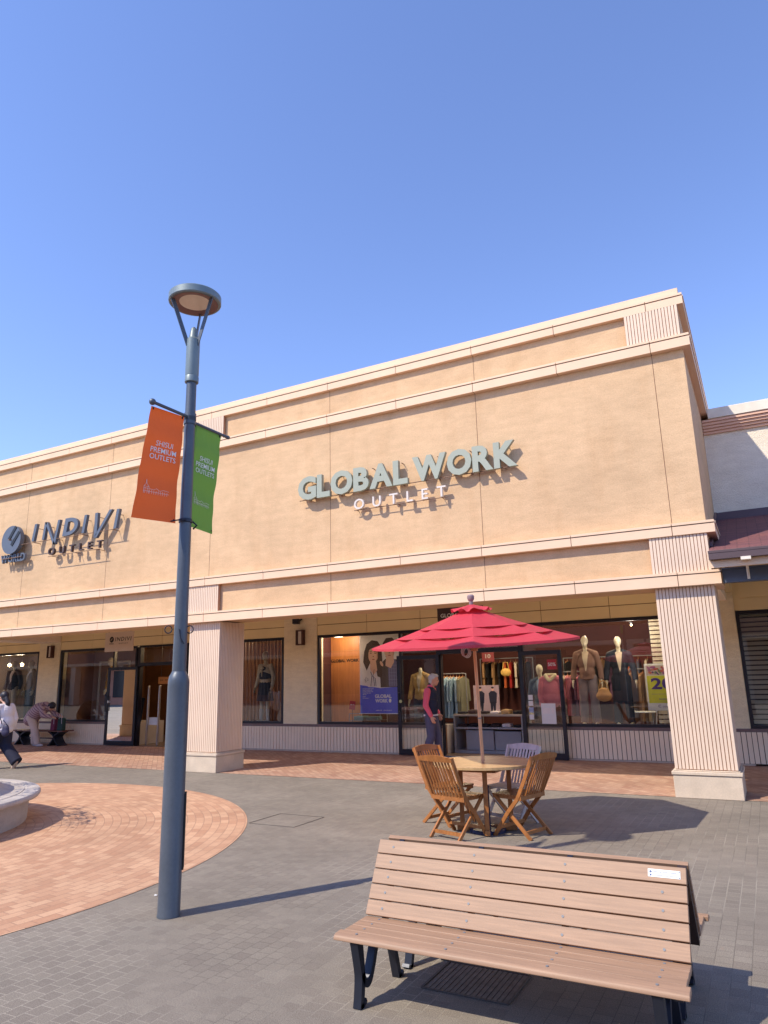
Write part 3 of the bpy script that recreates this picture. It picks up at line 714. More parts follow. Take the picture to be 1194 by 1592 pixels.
def banner(label, corners, mt, tx, txw, u_off, amp):
    TL, TR, BL, BR = [Vector(p) for p in corners]
    nrm = (TR-TL).cross(BL-TL).normalized()
    if nrm.x < 0: nrm = -nrm
    def F(u, v, d):  # u to the right, v up (0 bottom .. 1 top)
        p = (TL*(1-u)+TR*u)*v+(BL*(1-u)+BR*u)*(1-v)
        rip = amp*math.sin(v*9+u*1.5)*(1-v)+.004*math.sin(v*24+2)
        return p+nrm*(d+rip)
    t = thing('banner', label, 'banner', tuple((TL+TR)/2), 'banners on the lamp post')
    b = MB(); nu, nv = 8, 40; vs = []; fs = []
    for j in range(nv+1):
        for i in range(nu+1): vs.append(F(i/nu, j/nv, 0))
    for j in range(nv):
        for i in range(nu): fs.append((j*(nu+1)+i, j*(nu+1)+i+1, (j+1)*(nu+1)+i+1, (j+1)*(nu+1)+i))
    b.add(vs, fs, 0, True); cl = b.build('cloth', mt, t)
    b = MB(); w_ = (TR-TL).length; h_ = (TL-BL).length
    hh = .047
    for k, (word, wd) in enumerate((('SHISUI', .50), ('PREMIUM', .74), ('OUTLETS', .74))):
        text_block(b, word, F, .5+u_off-wd*txw/2, .665-k*.062, wd*txw, hh, .006, .007, 0, .002)
    b.build('lettering', M_white, cl)
    b = MB()     # castle line drawing
    def ln(u0, v0, u1, v1, th=.0022):
        b.bar(F(u0, v0, .007), F(u1, v1, .007), th, .001, nrm)
    X0 = .5+u_off-.30*txw/.72*.95; s = txw*.85; bz = .225
    L = lambda x: X0+x*s
    ln(L(.0), bz, L(.0), bz+.06); ln(L(.0), bz+.06, L(.06), bz+.085); ln(L(.06), bz+.085, L(.075), bz+.125); ln(L(.075), bz+.125, L(.09), bz+.085); ln(L(.09), bz+.085, L(.16), bz+.06); ln(L(.16), bz+.06, L(.16), bz)
    ln(L(.0), bz+.045, L(.16), bz+.045); ln(L(.0), bz+.06, L(.16), bz+.06); ln(L(.04), bz, L(.04), bz+.05); ln(L(.11), bz, L(.11), bz+.05)
    ln(L(-.02), bz+.02, L(.8), bz+.02); ln(L(.16), bz+.045, L(.3), bz+.04); ln(L(.3), bz+.04, L(.4), bz+.055); ln(L(.4), bz+.055, L(.5), bz+.038); ln(L(.5), bz+.038, L(.62), bz+.05); ln(L(.62), bz+.05, L(.8), bz+.045)
    for k in range(9): ln(L(.18+.07*k), bz, L(.18+.07*k), bz+.035)
    b.build('castle_drawing', mat('drawing_pale', srgb(225, 215, 205), .6), cl)
    b = MB()
    for u in (.06, .94): b.ell(F(u, .985, .004), (.006, .006, .014))
    b.ell(F(.95 if u_off >= 0 else .1, .03, .004), (.006,.006,.006)); b.build('eyelet', M_black, t)
def cloth(name, c):
    mt, n, b = base_mat(name); b.inputs['Base Color'].default_value = (*c, 1); b.inputs['Roughness'].default_value = .65
    out = n.nodes['Material Output']; tl = n.nodes.new('ShaderNodeBsdfTranslucent'); tl.inputs[0].default_value = (*c, 1)
    mx = n.nodes.new('ShaderNodeMixShader'); mx.inputs[0].default_value = .25
    n.links.new(b.outputs[0], mx.inputs[1]); n.links.new(tl.outputs[0], mx.inputs[2]); n.links.new(mx.outputs[0], out.inputs[0])
    bump(n, b, noise_n(n, tc(n, scale=(1, 1, .35)), 11, 4), .45, .03)
    return mt
banner('orange cloth banner with white outlet lettering tied to the lamp post', [(-4.215, 3.905, 3.917), (-4.158, 4.225, 3.912), (-4.325, 3.86, 2.975), (-4.205, 4.215, 2.975)], cloth('banner_orange', srgb(232, 104, 40)), 0, .92, .02, .012)
banner('green cloth banner with white outlet lettering tied to the lamp post', [(-4.152, 4.33, 3.885), (-4.158, 4.70, 3.885), (-4.178, 4.33, 2.975), (-4.20, 4.655, 2.955)], cloth('banner_green', srgb(104, 148, 58)), 0, .92, .03, .012)

# ------------------------------------------------------------------ double park bench
YC = 4.11
t = thing('park_bench', 'double-sided brown plank bench with black cast iron legs in the foreground', 'bench', (-1.34, YC, 0))
X0, X1 = -2.215, -.485
M_scr = M_bolt
for sgn in (-1, 1):
    S = lambda y: YC+sgn*(y-YC) if sgn == 1 else YC-(YC-y)
    fy = lambda y: y if sgn == -1 else 2*YC-y
    # back-rest slats
    bk = MB(); bo = MB(); pts = []
    n = 5; yb, zb_, yt, zt2 = 3.860, .357, 4.058, .722
    dirv = Vector((0, fy(yt)-fy(yb), zt2-zb_)); L = dirv.length; dirv.normalize(); nv = Vector((0, -dirv.z, dirv.y))
    if sgn == 1: nv = Vector((0, dirv.z, -dirv.y))
    pitch = L/n
    for i in range(n):
        cc = Vector(((X0+X1)/2, fy(yb), zb_))+dirv*(pitch*(i+.5))
        rot = Matrix((Vector((1,0,0)), nv, dirv)).transposed()
        bk.obox(cc, (X1-X0, .026, pitch-.0065), rot)
        for bx in (-2.115, -1.60, -1.085, -.60):
            if i == 4 and bx == -.60 and sgn == -1: continue
            p = Vector((bx, cc.y, cc.z))+nv*.012
            bo.tube([p, p+nv*.003], .0068, 12)
            pass
    o = bk.build('backrest', M_comp, t); bevel(o, .0025)
    # seat slats
    st = MB(); ys = 3.535; wd = .078; k = 4
    for i in range(k):
        y0 = ys+i*(wd+.006)
        if i == 0:
            prof = [(y0, .322), (y0+.002, .338), (y0+.010, .346), (y0+.022, .351), (y0+wd, .354), (y0+wd, .328), (y0+.02, .322)]
            st.prism([(fy(a), z) for a, z in prof], X0-.02, X1-.0+.02, lambda u, v, d: (d, u, v))
        else: st.box(X0, fy(y0), .328, X1, fy(y0+wd), .354)
        for bx in (-2.115, -1.60, -1.085, -.60):
            bo.tube([(bx, fy(y0+wd*.55), .352), (bx, fy(y0+wd*.55), .3565)], .007, 10)
    o = st.build('seat', M_comp, t); bevel(o, .0035)
    bo.build('bolts', M_scr, t)
    # legs and arches
    for bx in (-2.115, -.60):
        lg = MB(); wdt = .046
        def ribbon(path, ths):
            P = [Vector((0, fy(y), z)) for y, z in path]; n = len(P); L_, R_ = [], []
            for i in range(n):
                d = (P[min(i+1, n-1)]-P[max(i-1, 0)]).normalized(); q = Vector((0, -d.z, d.y)); th = ths[i] if isinstance(ths, list) else ths
                L_.append(P[i]+q*th/2); R_.append(P[i]-q*th/2)
            vs = []
            for a, c_ in zip(L_, R_):
                for X in (bx-wdt/2, bx+wdt/2): vs.append((X, a.y, a.z)); vs.append((X, c_.y, c_.z))
            fs = []
            for i in range(n-1):
                o = i*4; p = o+4
                fs += [(o, o+1, p+1, p), (o+2, p+2, p+3, o+3), (o, p, p+2, o+2), (o+1, o+3, p+3, p+1)]
            fs += [(0, 2, 3, 1), (n*4-4, n*4-3, n*4-1, n*4-2)]
            lg.add(vs, fs)
        def smooth(path, k=5):
            out = []
            for i in range(len(path)-1):
                p0 = path[max(i-1,0)]; p1 = path[i]; p2 = path[i+1]; p3 = path[min(i+2, len(path)-1)]
                for j in range(k):
                    s_ = j/k; out.append(tuple(.5*((2*p1[q])+(-p0[q]+p2[q])*s_+(2*p0[q]-5*p1[q]+4*p2[q]-p3[q])*s_**2+(-p0[q]+3*p1[q]-3*p2[q]+p3[q])*s_**3) for q in range(2)))
            out.append(path[-1]); return out
        fl = smooth([(3.575, .322), (3.590, .25), (3.607, .15), (3.600, .06), (3.588, .0)]); ribbon(fl, [.06-.024*min(1, i/10) for i in range(len(fl))])
        ribbon(smooth([(3.58, .010), (3.615, .014), (3.64, .028)]), .022)
        ribbon(smooth([(3.607, .16), (3.635, .105), (3.68, .10), (3.72, .16), (3.765, .25), (3.83, .305), (3.90, .315)]), .034)
        ribbon(smooth([(3.55, .318), (3.70, .322), (3.90, .316)]), .016)
        ribbon(smooth([(3.88, .318), (3.94, .27), (3.985, .15), (4.035, .0)]), .034)
        ribbon(smooth([(4.02, .009), (4.055, .009), (4.075, .02)]), .018)
        lg.build('leg', M_iron, t)
    for bx in (-2.115, -1.60, -1.085, -.515):
        sp = MB(); P0 = Vector((bx, fy(3.885), .30)); P1 = Vector((bx, fy(4.085), .705)); sp.bar(P0, P1, .045 if bx > -.6 else .03, .03, nv); sp.build('back_support', M_iron if bx < -.6 else mat('support_dark_brown', srgb(54, 38, 34), .6), t)
        sp = MB(); sp.box(bx-.018, fy(3.56), .306, bx+.018, fy(3.90), .327); sp.build('seat_support', M_iron, t)
# sticker on the top slat
b = MB(); dirv = Vector((0, 4.058-3.860, .722-.357)).normalized(); nv = Vector((0, -dirv.z, dirv.y)); ctr = Vector((0, 3.860, .357))+dirv*(.4153*.9)
FS = lambda u, v, d: Vector((u, ctr.y, ctr.z))+dirv*v+nv*(.0135+d)
b.prism([(-.665,-.018),(-.512,-.018),(-.512,.019),(-.665,.019)], 0, .0015, FS); st_ = b.build('information_plate', M_white, t)
b = MB(); M_txt = mat('small_print_blue', srgb(70, 90, 130), .6)
text_block(b, 'PLEASE DO NOT SMOKE ON THIS BENCH'.lower().replace('please do not smoke on this bench', 'oooo ooo oooooo ooooo'), FS, -.640, .003, .11, .007, .0018, .002); text_block(b, 'oo ooooooo oooo ooooooo', FS, -.640, -.012, .115, .006, .0018, .002)
disc(b, FS, -.652, .006, .006, .0017, .002, 10); disc(b, FS, -.652, -.009, .005, .0017, .002, 10)
for u, v in ((-.517, .014), (-.517, -.013)): disc(b, FS, u, v, .003, .0017, .002, 8)
b.build('small_print', M_txt, st_)

# ------------------------------------------------------------------ teak table, parasol, four chairs
TX, TY = -2.98, 7.93
t = thing('round_table', 'round slatted teak table under the red parasol', 'table', (TX, TY, 0))
b = MB(); rr_ = .585; n = 12; sw = 2*rr_/n; A = R(-17)
ca, sa = math.cos(A), math.sin(A)
def TF(u, v, d): return (TX+u*ca-v*sa, TY+u*sa+v*ca, d)
for i in range(n):
    v0 = -rr_+i*sw+.003; v1 = -rr_+(i+1)*sw-.003; vm = max(abs(v0), abs(v1)); 
    def xx(v): return math.sqrt(max(0, (rr_-.05)**2-v*v))
    if vm > rr_-.055: continue
    poly = [(-xx(v0), v0), (xx(v0), v0), (xx(v1), v1), (-xx(v1), v1)]
    b.prism(poly, .706, .729, TF)
N = 48
for i in range(N):
    a0, a1 = 2*PI*i/N, 2*PI*(i+1)/N
    b.prism([((rr_-.065)*math.cos(a0), (rr_-.065)*math.sin(a0)), (rr_*math.cos(a0), rr_*math.sin(a0)), (rr_*math.cos(a1), rr_*math.sin(a1)), ((rr_-.065)*math.cos(a1), (rr_-.065)*math.sin(a1))], .700, .731, TF)
bevel(b.build('tabletop', wood('teak_sunned', (.50, .33, .16), .62, .45, (1, 4, 1)), t), .003)
b = MB()
for i in range(4):
    a0, a1 = PI/2*i+.3-.8, PI/2*(i+1)+.3-.8
    b.bar(TF(.27*math.cos(a0), .27*math.sin(a0), .665), TF(.27*math.cos(a1), .27*math.sin(a1), .665), .022, .06)
b.build('apron', M_teak, t)
for i in range(4):
    a0 = PI/2*i+R(-52)
    p = TF(.27*math.cos(a0), .27*math.sin(a0), 0); l = MB(); l.obox((p[0], p[1], .36), (.05, .05, .70), Matrix.Rotation(a0+A, 3, 'Z')); bevel(l.build('leg', M_teak, t), .003)
for i in range(2):
    a0 = PI/2*i+R(-52); l = MB(); l.bar(TF(.33*math.cos(a0), .33*math.sin(a0), .035+i*.002), TF(-.33*math.cos(a0), -.33*math.sin(a0), .035+i*.002), .055, .05); bevel(l.build('foot_beam', M_teak, t), .003)

PP0 = Vector((-2.96, 7.90, 0)); PP1 = Vector((-3.0, 7.84, 2.52)); pd = (PP1-PP0).normalized()
t = thing('parasol', 'red three-tier octagonal parasol on a wooden pole through the table', 'parasol', tuple(PP0))
b = MB(); b.tube([PP0+pd*.02, PP0+pd*2.5], .019, 16); b.build('pole', wood('pole_wood', (.78, .46, .24), .8, .5, (3,3,.4)), t)
b = MB(); b.lathe(PP0, [(.20,0),(.20,.025),(.19,.035),(.035,.05),(.032,.45),(.036,.46),(.036,.48),(.022,.485)], 32); b.build('base', mat('parasol_base_navy', srgb(34, 42, 78), .4), t)
b = MB(); b.tube([PP0+pd*1.20, PP0+pd*1.215], .0205, 16); b.build('pole_ring', M_bolt, t)
AX = pd; up0 = Vector((0, 0, 1)); ex = Vector((1,0,0)); ex = (ex-AX*ex.dot(AX)).normalized(); ey = AX.cross(ex)
# canopy leans a little towards the viewer
lean = Vector((.25, -.968, 0)); AXc = (AX+lean*.050).normalized(); ex = (Vector((1,0,0))-AXc*AXc.x).normalized(); ey = AXc.cross(ex)
TOPc = PP0+pd*2.50
def CP(a, r, z): return TOPc+ex*(r*math.cos(a))+ey*(r*math.sin(a))+AXc*(z)
A0 = R(-69.4)
def zc(r): return -.02-.345*r-.02*math.sin(min(1, r/1.2)*PI)
cn = t
def tier(r0, r1, lift, drop, ring):
    vs = []; fs = []; nu, nv = 10, 5; mb = MB()
    for k in range(8):
        a0, a1 = A0+k*PI/4, A0+(k+1)*PI/4; vs = []; fs = []
        for j in range(nv+1):
            r = r0+(r1-r0)*j/nv
            for i in range(nu+1):
                s = i/nu; bell = math.sin(PI*s)
                p0 = CP(a0, r, zc(r)); p1 = CP(a1, r, zc(r)); p = p0.lerp(p1, s)
                w0 = (1-j/nv); w1 = j/nv
                p = p+AXc*(-drop*bell*w0+lift*bell*w1-.004*bell)
                vs.append(p)
        for j in range(nv):
            for i in range(nu): fs.append((j*(nu+1)+i, j*(nu+1)+i+1, (j+1)*(nu+1)+i+1, (j+1)*(nu+1)+i))
        mb.add(vs, fs, 0, True)
        if ring:   # hem
            vs = [];
            for i in range(nu+1):
                s = i/nu; p = CP(a0, r1, zc(r1)).lerp(CP(a1, r1, zc(r1)), s)+AXc*(lift*math.sin(PI*s)-.004*math.sin(PI*s)); vs.append(p); vs.append(p-AXc*.028)
            mb.add(vs, [(2*i, 2*i+1, 2*i+3, 2*i+2) for i in range(nu)], 0, True)
    return mb
mred = cloth('parasol_cloth', (.64,.052,.078))
cano = tier(.86, 1.215, 0, .04, True).build('canopy', mred, t, 20)
tier(.56, .93, .0, .035, False).build('canopy', mred, t, 20)
tier(.04, .64, .0, .0, False).build('canopy', mred, t, 20)
# small ruffled cap
mb = MB(); vs = []; n = 48; nv = 5
for j in range(nv+1):
    r = .03+.205*j/nv
    for i in range(n):
        a = 2*PI*i/n; w_ = (j/nv)**2
        vs.append(CP(a+A0, r*(1+.05*w_*math.sin(8*a+1)), .012-.30*r+w_*(.018*math.sin(8*a)+.009*math.sin(13*a+1))))
mb.add(vs, [(j*n+i, (j+1)*n+i, (j+1)*n+(i+1)%n, j*n+(i+1)%n) for j in range(nv) for i in range(n)], 0, True); mb.build('cap', mred, t, 60)
mb = MB(); mb.lathe(CP(0, 0, .02), [(.02,-.03),(.024,0),(.022,.02),(.034,.035),(.042,.055),(.042,.085),(.03,.10),(0,.105)], 20); mb.build('finial', mat('finial_grey', srgb(140, 120, 122), .5), t)
M_ribw = mat('rib_wood', srgb(170, 116, 76), .5)
hub = PP0+pd*1.99
for k in range(8):
    a = A0+k*PI/4; r_ = MB(); r_.bar(CP(a, .03, zc(.03)-.09), CP(a, 1.16, zc(1.16)-.035), .016, .022, AXc); rb = r_.build('rib', M_ribw, t)
    r_ = MB(); r_.bar(hub+ex*.03*math.cos(a)+ey*.03*math.sin(a), CP(a, .55, zc(.55)-.075), .012, .018, AXc); r_.build('strut', M_ribw, rb)
mb = MB(); mb.lathe(hub, [(.02,-.03),(.04,-.028),(.04,.03),(.02,.032)], 20); mb.build('hub', M_ribw, t); mb = MB(); mb.lathe(PP0+pd*2.30, [(.02,-.03),(.045,-.028),(.045,.03),(.02,.032)], 20); mb.build('hub', M_ribw, t)
mb = MB(); hp = hub+Vector((-.10, -.05, 0))
for q in range(3):
    mb.tube([hp+Vector((.045*math.cos(s_)+.01*q, .01*q, -.03+.055*math.sin(s_)-.008*q)) for s_ in [i*PI/8 for i in range(17)]], .006, 6)
mb.tube([hub+Vector((-.03,0,.02)), hp+Vector((.02,0,.03))], .006, 6); mb.build('cord', mat('cord_grey', srgb(190, 185, 185), .8), t)

def make_chair(label, wood_):
    t = thing('folding_chair', label, 'chair', (0,0,0), 'folding chairs around the teak table')
    W_ = .225
    top = Vector((0, -.335, .85)); low = Vector((0, .19, .0)); d = (top-low).normalized()
    for s in (-1, 1):
        b = MB(); P = [Vector((s*W_, .21, .0)), Vector((s*W_, .02, .25)), Vector((s*W_, -.115, .40)), Vector((s*W_, -.22, .60)), Vector((s*W_, -.325, .83))]
        for i in range(len(P)-1): b.bar(P[i], P[i+1]+(P[i+1]-P[i]).normalized()*.006, .022, .042, (0, 1, .3))
        bevel(b.build('upright', wood_, t), .003)
        b = MB(); b.bar((s*(W_-.030), .20, .405), (s*(W_-.030), -.235, 0), .022, .038, (0, 1, .3)); bevel(b.build('leg', wood_, t), .003)
    b = MB(); n = 16     # arched top rail
    F = lambda u, v, e: (u, -.325-.28*(v-.80)+e-.02*math.cos(u/W_*1.3), v)
    poly = [(-W_-.012+ (2*W_+.024)*i/n, .795) for i in range(n+1)]+[(W_+.012-(2*W_+.024)*i/n, .838+.026*math.sin(PI*i/n)) for i in range(n+1)]
    for i in range(n):
        b.prism([poly[i], poly[i+1], poly[2*n-i], poly[2*n+1-i]], -.011, .013, F)
    b.build('top_rail', wood_, t)
    b = MB(); b.bar((-W_-.005, -.145, .405), (W_+.005, -.145, .405), .03, .045); b.build('lower_rail', wood_, t)
    b = MB()
    for i in range(9):
        x = -.176+i*.044; b.bar((x, -.150, .41), (x, -.235, .60), .022, .009, (0, 1, .3)); b.bar((x, -.234, .597), (x, -.335, .80), .022, .009, (0, 1, .3))
    b.build('back_slats', wood_, t)
    b = MB()
    for i in range(9):
        y = -.14+i*.042; b.box(-W_+.016, y, .412, W_-.016, y+.032, .428)
    for s in (-1, 1): b.box(s*(W_-.05)-.011, -.14, .38, s*(W_-.05)+.011, .235, .411)
    b.build('seat', wood_, t)
    b = MB(); b.bar((-W_+.03, -.17, .06), (W_-.03, -.17, .06), .02, .034); b.bar((-W_, .12, .10), (W_, .12, .10), .02, .034); b.build('stretcher', wood_, t)
    return t
# the chair faces +Y in its own space
ch = make_chair('teak folding chair nearest the bench, its slatted back to the camera, left of the table', M_teak)
def place(o, x, y, face, lab=None):
    o.location = (x, y, 0); o.rotation_euler = (0, 0, math.atan2(-face[0], face[1]))
    if lab: o['label'] = lab
c4 = copy_tree(ch); c2 = copy_tree(ch)
place(ch, -3.17, 7.55, (.30, .955))
place(c4, -2.555, 7.88, (-.955, .29), 'teak folding chair on the right side of the table, its back against the parasol shadow')
place(c2, -3.55, 8.20, (.955, -.30), 'teak folding chair behind the nearest one on the left, mostly hidden by it')
c3 = make_chair('pale grey weathered folding chair on the far side of the table by the shop door', M_teakg); place(c3, -2.84, 8.39, (-.30, -.955))

# ------------------------------------------------------------------ round planter with a bare tree
PX, PY = -10.0, 4.9
M_stone = stucco('planter_stone', srgb(190, 182, 175), srgb(130, 120, 112), .4)
t = thing('round_planter', 'round pale stone planter cut by the left edge of the picture', 'planter', (PX, PY, 0))
b = MB(); b.lathe((PX, PY, 0), [(1.955,0),(1.96,.02),(1.97,.285)], 96); b.build('wall', M_stone, t)
b = MB(); b.lathe((PX, PY, 0), [(1.94,.284),(2.03,.286),(2.085,.30),(2.10,.32),(2.10,.345),(2.085,.365),(2.06,.372),(1.93,.374),(1.925,.366),(1.905,.366),(1.90,.374),(1.74,.376),(1.70,.39),(1.63,.43),(1.60,.47)], 96); b.build('coping', M_stone, t)
b = MB(); b.lathe((PX, PY, 0), [(1.60,.44),(1.585,.47),(1.58,.60),(1.50,.61),(1.48,.58),(0,.56)], 80); b.build('inner_drum', mat('drum_terracotta', srgb(178, 122, 104), .8, .1, 5), t)
t = thing('bare_tree', 'small bare twiggy tree in the round planter, just past the left edge, casting thin shadows', 'tree', (PX, PY, .56))
M_bark = mat('bark', srgb(96, 82, 70), .9, .2, 10)
rnd = random.Random(5); tr = MB(); tw = MB()
tr.tube([(PX, PY, .5), (PX+.03, PY, 1.0), (PX, PY+.02, 1.5)], [.07, .055, .045], 8); tr.build('trunk', M_bark, t)
def grow(p, d, L, r, dep):
    q = p+d*L; tw.tube([p, q], [r, r*.6], 4 if dep > 1 else 6)
    if dep >= 4:
        for k in range(4):
            e = q+Vector((rnd.uniform(-.12,.12), rnd.uniform(-.12,.12), rnd.uniform(-.06,.06))); f = Vector((rnd.uniform(-.1,.1), rnd.uniform(-.1,.1), rnd.uniform(-.03,.03)))
            tw.add([e-f*.5, e+Vector((.012,.012,.01)), e+f*.5, e-Vector((.012,.012,0))], [(0,1,2,3)])
        return
    for k in range(3):
        nd = (d+Vector((rnd.uniform(-.7,.7), rnd.uniform(-.7,.7), rnd.uniform(-.15,.35)))).normalized(); grow(q, nd, L*rnd.uniform(.6,.8), r*.55, dep+1)
for k in range(5):
    a = 2*PI*k/5+.4; grow(Vector((PX, PY, 1.45)), Vector((math.cos(a)*.75, math.sin(a)*.75, .65)).normalized(), .38, .02, 1)
grow(Vector((PX+.1, PY-.1, 1.5)), Vector((.93, .05, .6)).normalized(), .5, .02, 1)
tw.build('crown', M_bark, t)
#=PART4=
# ------------------------------------------------------------------ people
M_skin = mat('skin', srgb(206, 150, 122), .55, .05, 8); M_skin2 = mat('skin_pale', srgb(220, 172, 148), .55, .05, 8)
M_eye = mat('eye_dark', srgb(30, 22, 20), .3); M_lip = mat('lip', srgb(170, 90, 84), .5)
class Fig:
    def __init__(s, t, x, y, fwd, tilt=0):
        s.t = t; s.o = Vector((x, y, 0)); s.f = Vector((fwd[0], fwd[1], 0)).normalized(); s.l = Vector((-s.f.y, s.f.x, 0))
    def P(s, f, l, z): return s.o+s.f*f+s.l*l+Vector((0, 0, z))
    def rot(s, f=None):
        return Matrix((s.f, s.l, Vector((0,0,1)))).transposed()
def head_rot(fdir, updir=Vector((0,0,1))):
    f = fdir.normalized(); l = updir.cross(f).normalized(); u = f.cross(l); return Matrix((f, l, u)).transposed()
def add_head(mb, c, rot):
    W_ = lambda f, l, u: c+rot @ Vector((f, l, u))
    mb.ell(W_(-.01, 0, .02), (.098, .076, .100), rot, 20, 14); mb.ell(W_(.025, 0, -.045), (.068, .056, .070), rot, 16, 10)
    mb.ell(W_(.055, 0, -.085), (.028, .028, .024), rot); mb.ell(W_(.092, 0, -.018), (.018, .012, .024), rot); mb.ell(W_(.080, 0, .012), (.014, .030, .012), rot)
    mb.ell(W_(.083, 0, -.056), (.014, .024, .012), rot)
    for s_ in (-1, 1): mb.ell(W_(-.005, s_*.076, -.01), (.020, .010, .032), rot)
def face(c, rot, parent, brow=True):
    W_ = lambda f, l, u: c+rot @ Vector((f, l, u)); b = MB()
    for s_ in (-1, 1): b.ell(W_(.079, s_*.030, .004), (.008, .014, .007), rot)
    b.build('eye', M_eye, parent); b = MB(); b.ell(W_(.090, 0, -.055), (.008, .022, .006), rot); b.build('mouth', M_lip, parent)
def add_hand(mb, w, d, palm, side, curl=.5, k=1.0):
    # w wrist, d direction of the hand, palm = direction the palm faces, side = towards the thumb
    d = d.normalized(); palm = (palm-d*palm.dot(d)).normalized(); side = (side-d*side.dot(d)-palm*side.dot(palm)).normalized()
    rot = Matrix((d, side, palm)).transposed(); mb.ell(w+d*.045*k, (.052*k, .040*k, .017*k), rot)
    mb.tube([w-d*.02, w+d*.03], [.024*k, .026*k], 10)
    for i, (off, ln) in enumerate(((.028, .072), (.010, .080), (-.009, .074), (-.027, .058))):
        b = w+d*.078*k+side*off*k; a1 = curl*.5; a2 = curl*1.2; a3 = curl*1.7
        p1 = b+(d*math.cos(a1)+palm*math.sin(a1))*ln*.45*k; p2 = p1+(d*math.cos(a2)+palm*math.sin(a2))*ln*.32*k; p3 = p2+(d*math.cos(a3)+palm*math.sin(a3))*ln*.25*k
        mb.limb([b-d*.01, p1, p2, p3], [.0105*k, .0098*k, .009*k, .008*k], 8)
    b = w+d*.025*k+side*.030*k; p1 = b+(d*.7+side*.6+palm*.3).normalized()*.038*k; p2 = p1+(d*.9+side*.2+palm*.35).normalized()*.030*k
    mb.limb([b, p1, p2], [.013*k, .011*k, .0095*k], 8)

# --- man by the shop door
t = thing('person', 'white-haired person in navy vest with pink sleeves standing sideways by the open glass door', 'person', (-6.2, 13.6, 0))
F = Fig(t, -6.2, 13.6, (1, .12)); P = F.P; hr = head_rot(F.f+Vector((0, .1, -.12)))
hc = P(.09, 0, 1.615)
b = MB(); add_head(b, hc, hr); b.limb([P(.05, 0, 1.54), P(.02, 0, 1.44)], [.056, .062], 16)
b.ell(P(0, 0, 1.28), (.11, .16, .22), F.rot()); b.ell(P(-.01, 0, .98), (.11, .15, .16), F.rot())
arms = {-1: [P(.0, -.19, 1.40), P(-.03, -.245, 1.12), P(.09, -.25, .90)], 1: [P(.0, .19, 1.40), P(-.04, .24, 1.13), P(.10, .22, .93)]}
for s_, a in arms.items():
    b.limb(a, [.052, .040, .028]); add_hand(b, a[2], (a[2]-a[1]).normalized()+Vector((0,0,-.5)), F.l*(-s_), F.f, .6)
legs = {-1: [P(0, -.09, .90), P(.02, -.10, .50), P(-.16, -.10, .10)], 1: [P(0, .09, .90), P(.10, .10, .50), P(.12, .10, .09)]}
for s_, a in legs.items(): b.limb(a, [.085, .055, .040])
bd = b.build('body', M_skin, t); remesh(bd, .007)
face(hc, hr, bd)
b = MB(); W_ = lambda f, l, u: hc+hr @ Vector((f, l, u))
b.ell(W_(-.028, 0, .035), (.098, .084, .098), hr); b.ell(W_(.02, 0, .085), (.07, .066, .040), hr); b.ell(W_(-.06, 0, -.035), (.050, .066, .05), hr)
remesh(b.build('hair', mat('hair_white', srgb(190, 186, 184), .8, .1, 40, .5, 200), t), .008)
b = MB()
for s_, a in arms.items(): b.limb([a[0], a[1], a[1].lerp(a[2], .9)], [.072, .058, .044], 16)
b.limb([P(.02,0,1.49), P(0,0,1.44)], [.072, .085]); remesh(b.build('shirt_sleeves', mat('sleeve_pink', srgb(228, 96, 118), .85, .05, 10, .2, 60), t), .010)
b = MB(); b.ell(P(.0, 0, 1.30), (.145, .205, .19), F.rot()); b.ell(P(.02, 0, 1.12), (.15, .19, .19), F.rot()); b.ell(P(.0, 0, .98), (.14, .185, .12), F.rot()); b.limb([P(-.01, -.13, 1.41), P(-.01, .13, 1.41)], [.070, .070]); b.limb([P(.01, 0, 1.44), P(.02, 0, 1.50)], [.08, .068])
remesh(b.build('vest', mat('vest_navy', srgb(36, 42, 66), .8, .1, 8, .3, 20), t), .010)
b = MB(); b.lathe(P(.0, 0, 0), [(.150, .905), (.156, .91), (.156, .93), (.150, .935)], 32); b.v = [tuple(F.o+F.f*((Vector(v)-F.o).dot(F.f))*.95+F.l*((Vector(v)-F.o).dot(F.l))*1.22+Vector((0,0,v[2]))) for v in b.v]
b.build('vest_hem', mat('hem_white', srgb(210, 205, 215), .7), t)
b = MB()
for s_, a in legs.items(): b.limb([a[0], a[1], a[2]+Vector((0,0,-.03))], [.110, .085, .074], 16, hem=True)
b.ell(P(-.0, 0, .93), (.13, .17, .11), F.rot()); remesh(b.build('trousers', mat('trousers_slate', srgb(84, 82, 104), .85, .1, 8, .4, 25), t), .010)
for s_, a in legs.items():
    b = MB(); q = Vector((a[2].x, a[2].y, 0)); b.ell(q+F.f*.06+Vector((0,0,.045)), (.14, .047, .042), F.rot()); b.ell(q+Vector((0,0,.065)), (.06, .045, .05), F.rot()); b.box(q.x-.02, q.y-.02, .002, q.x+.02, q.y+.02, .03); remesh(b.build('shoe', M_black, t), .008)

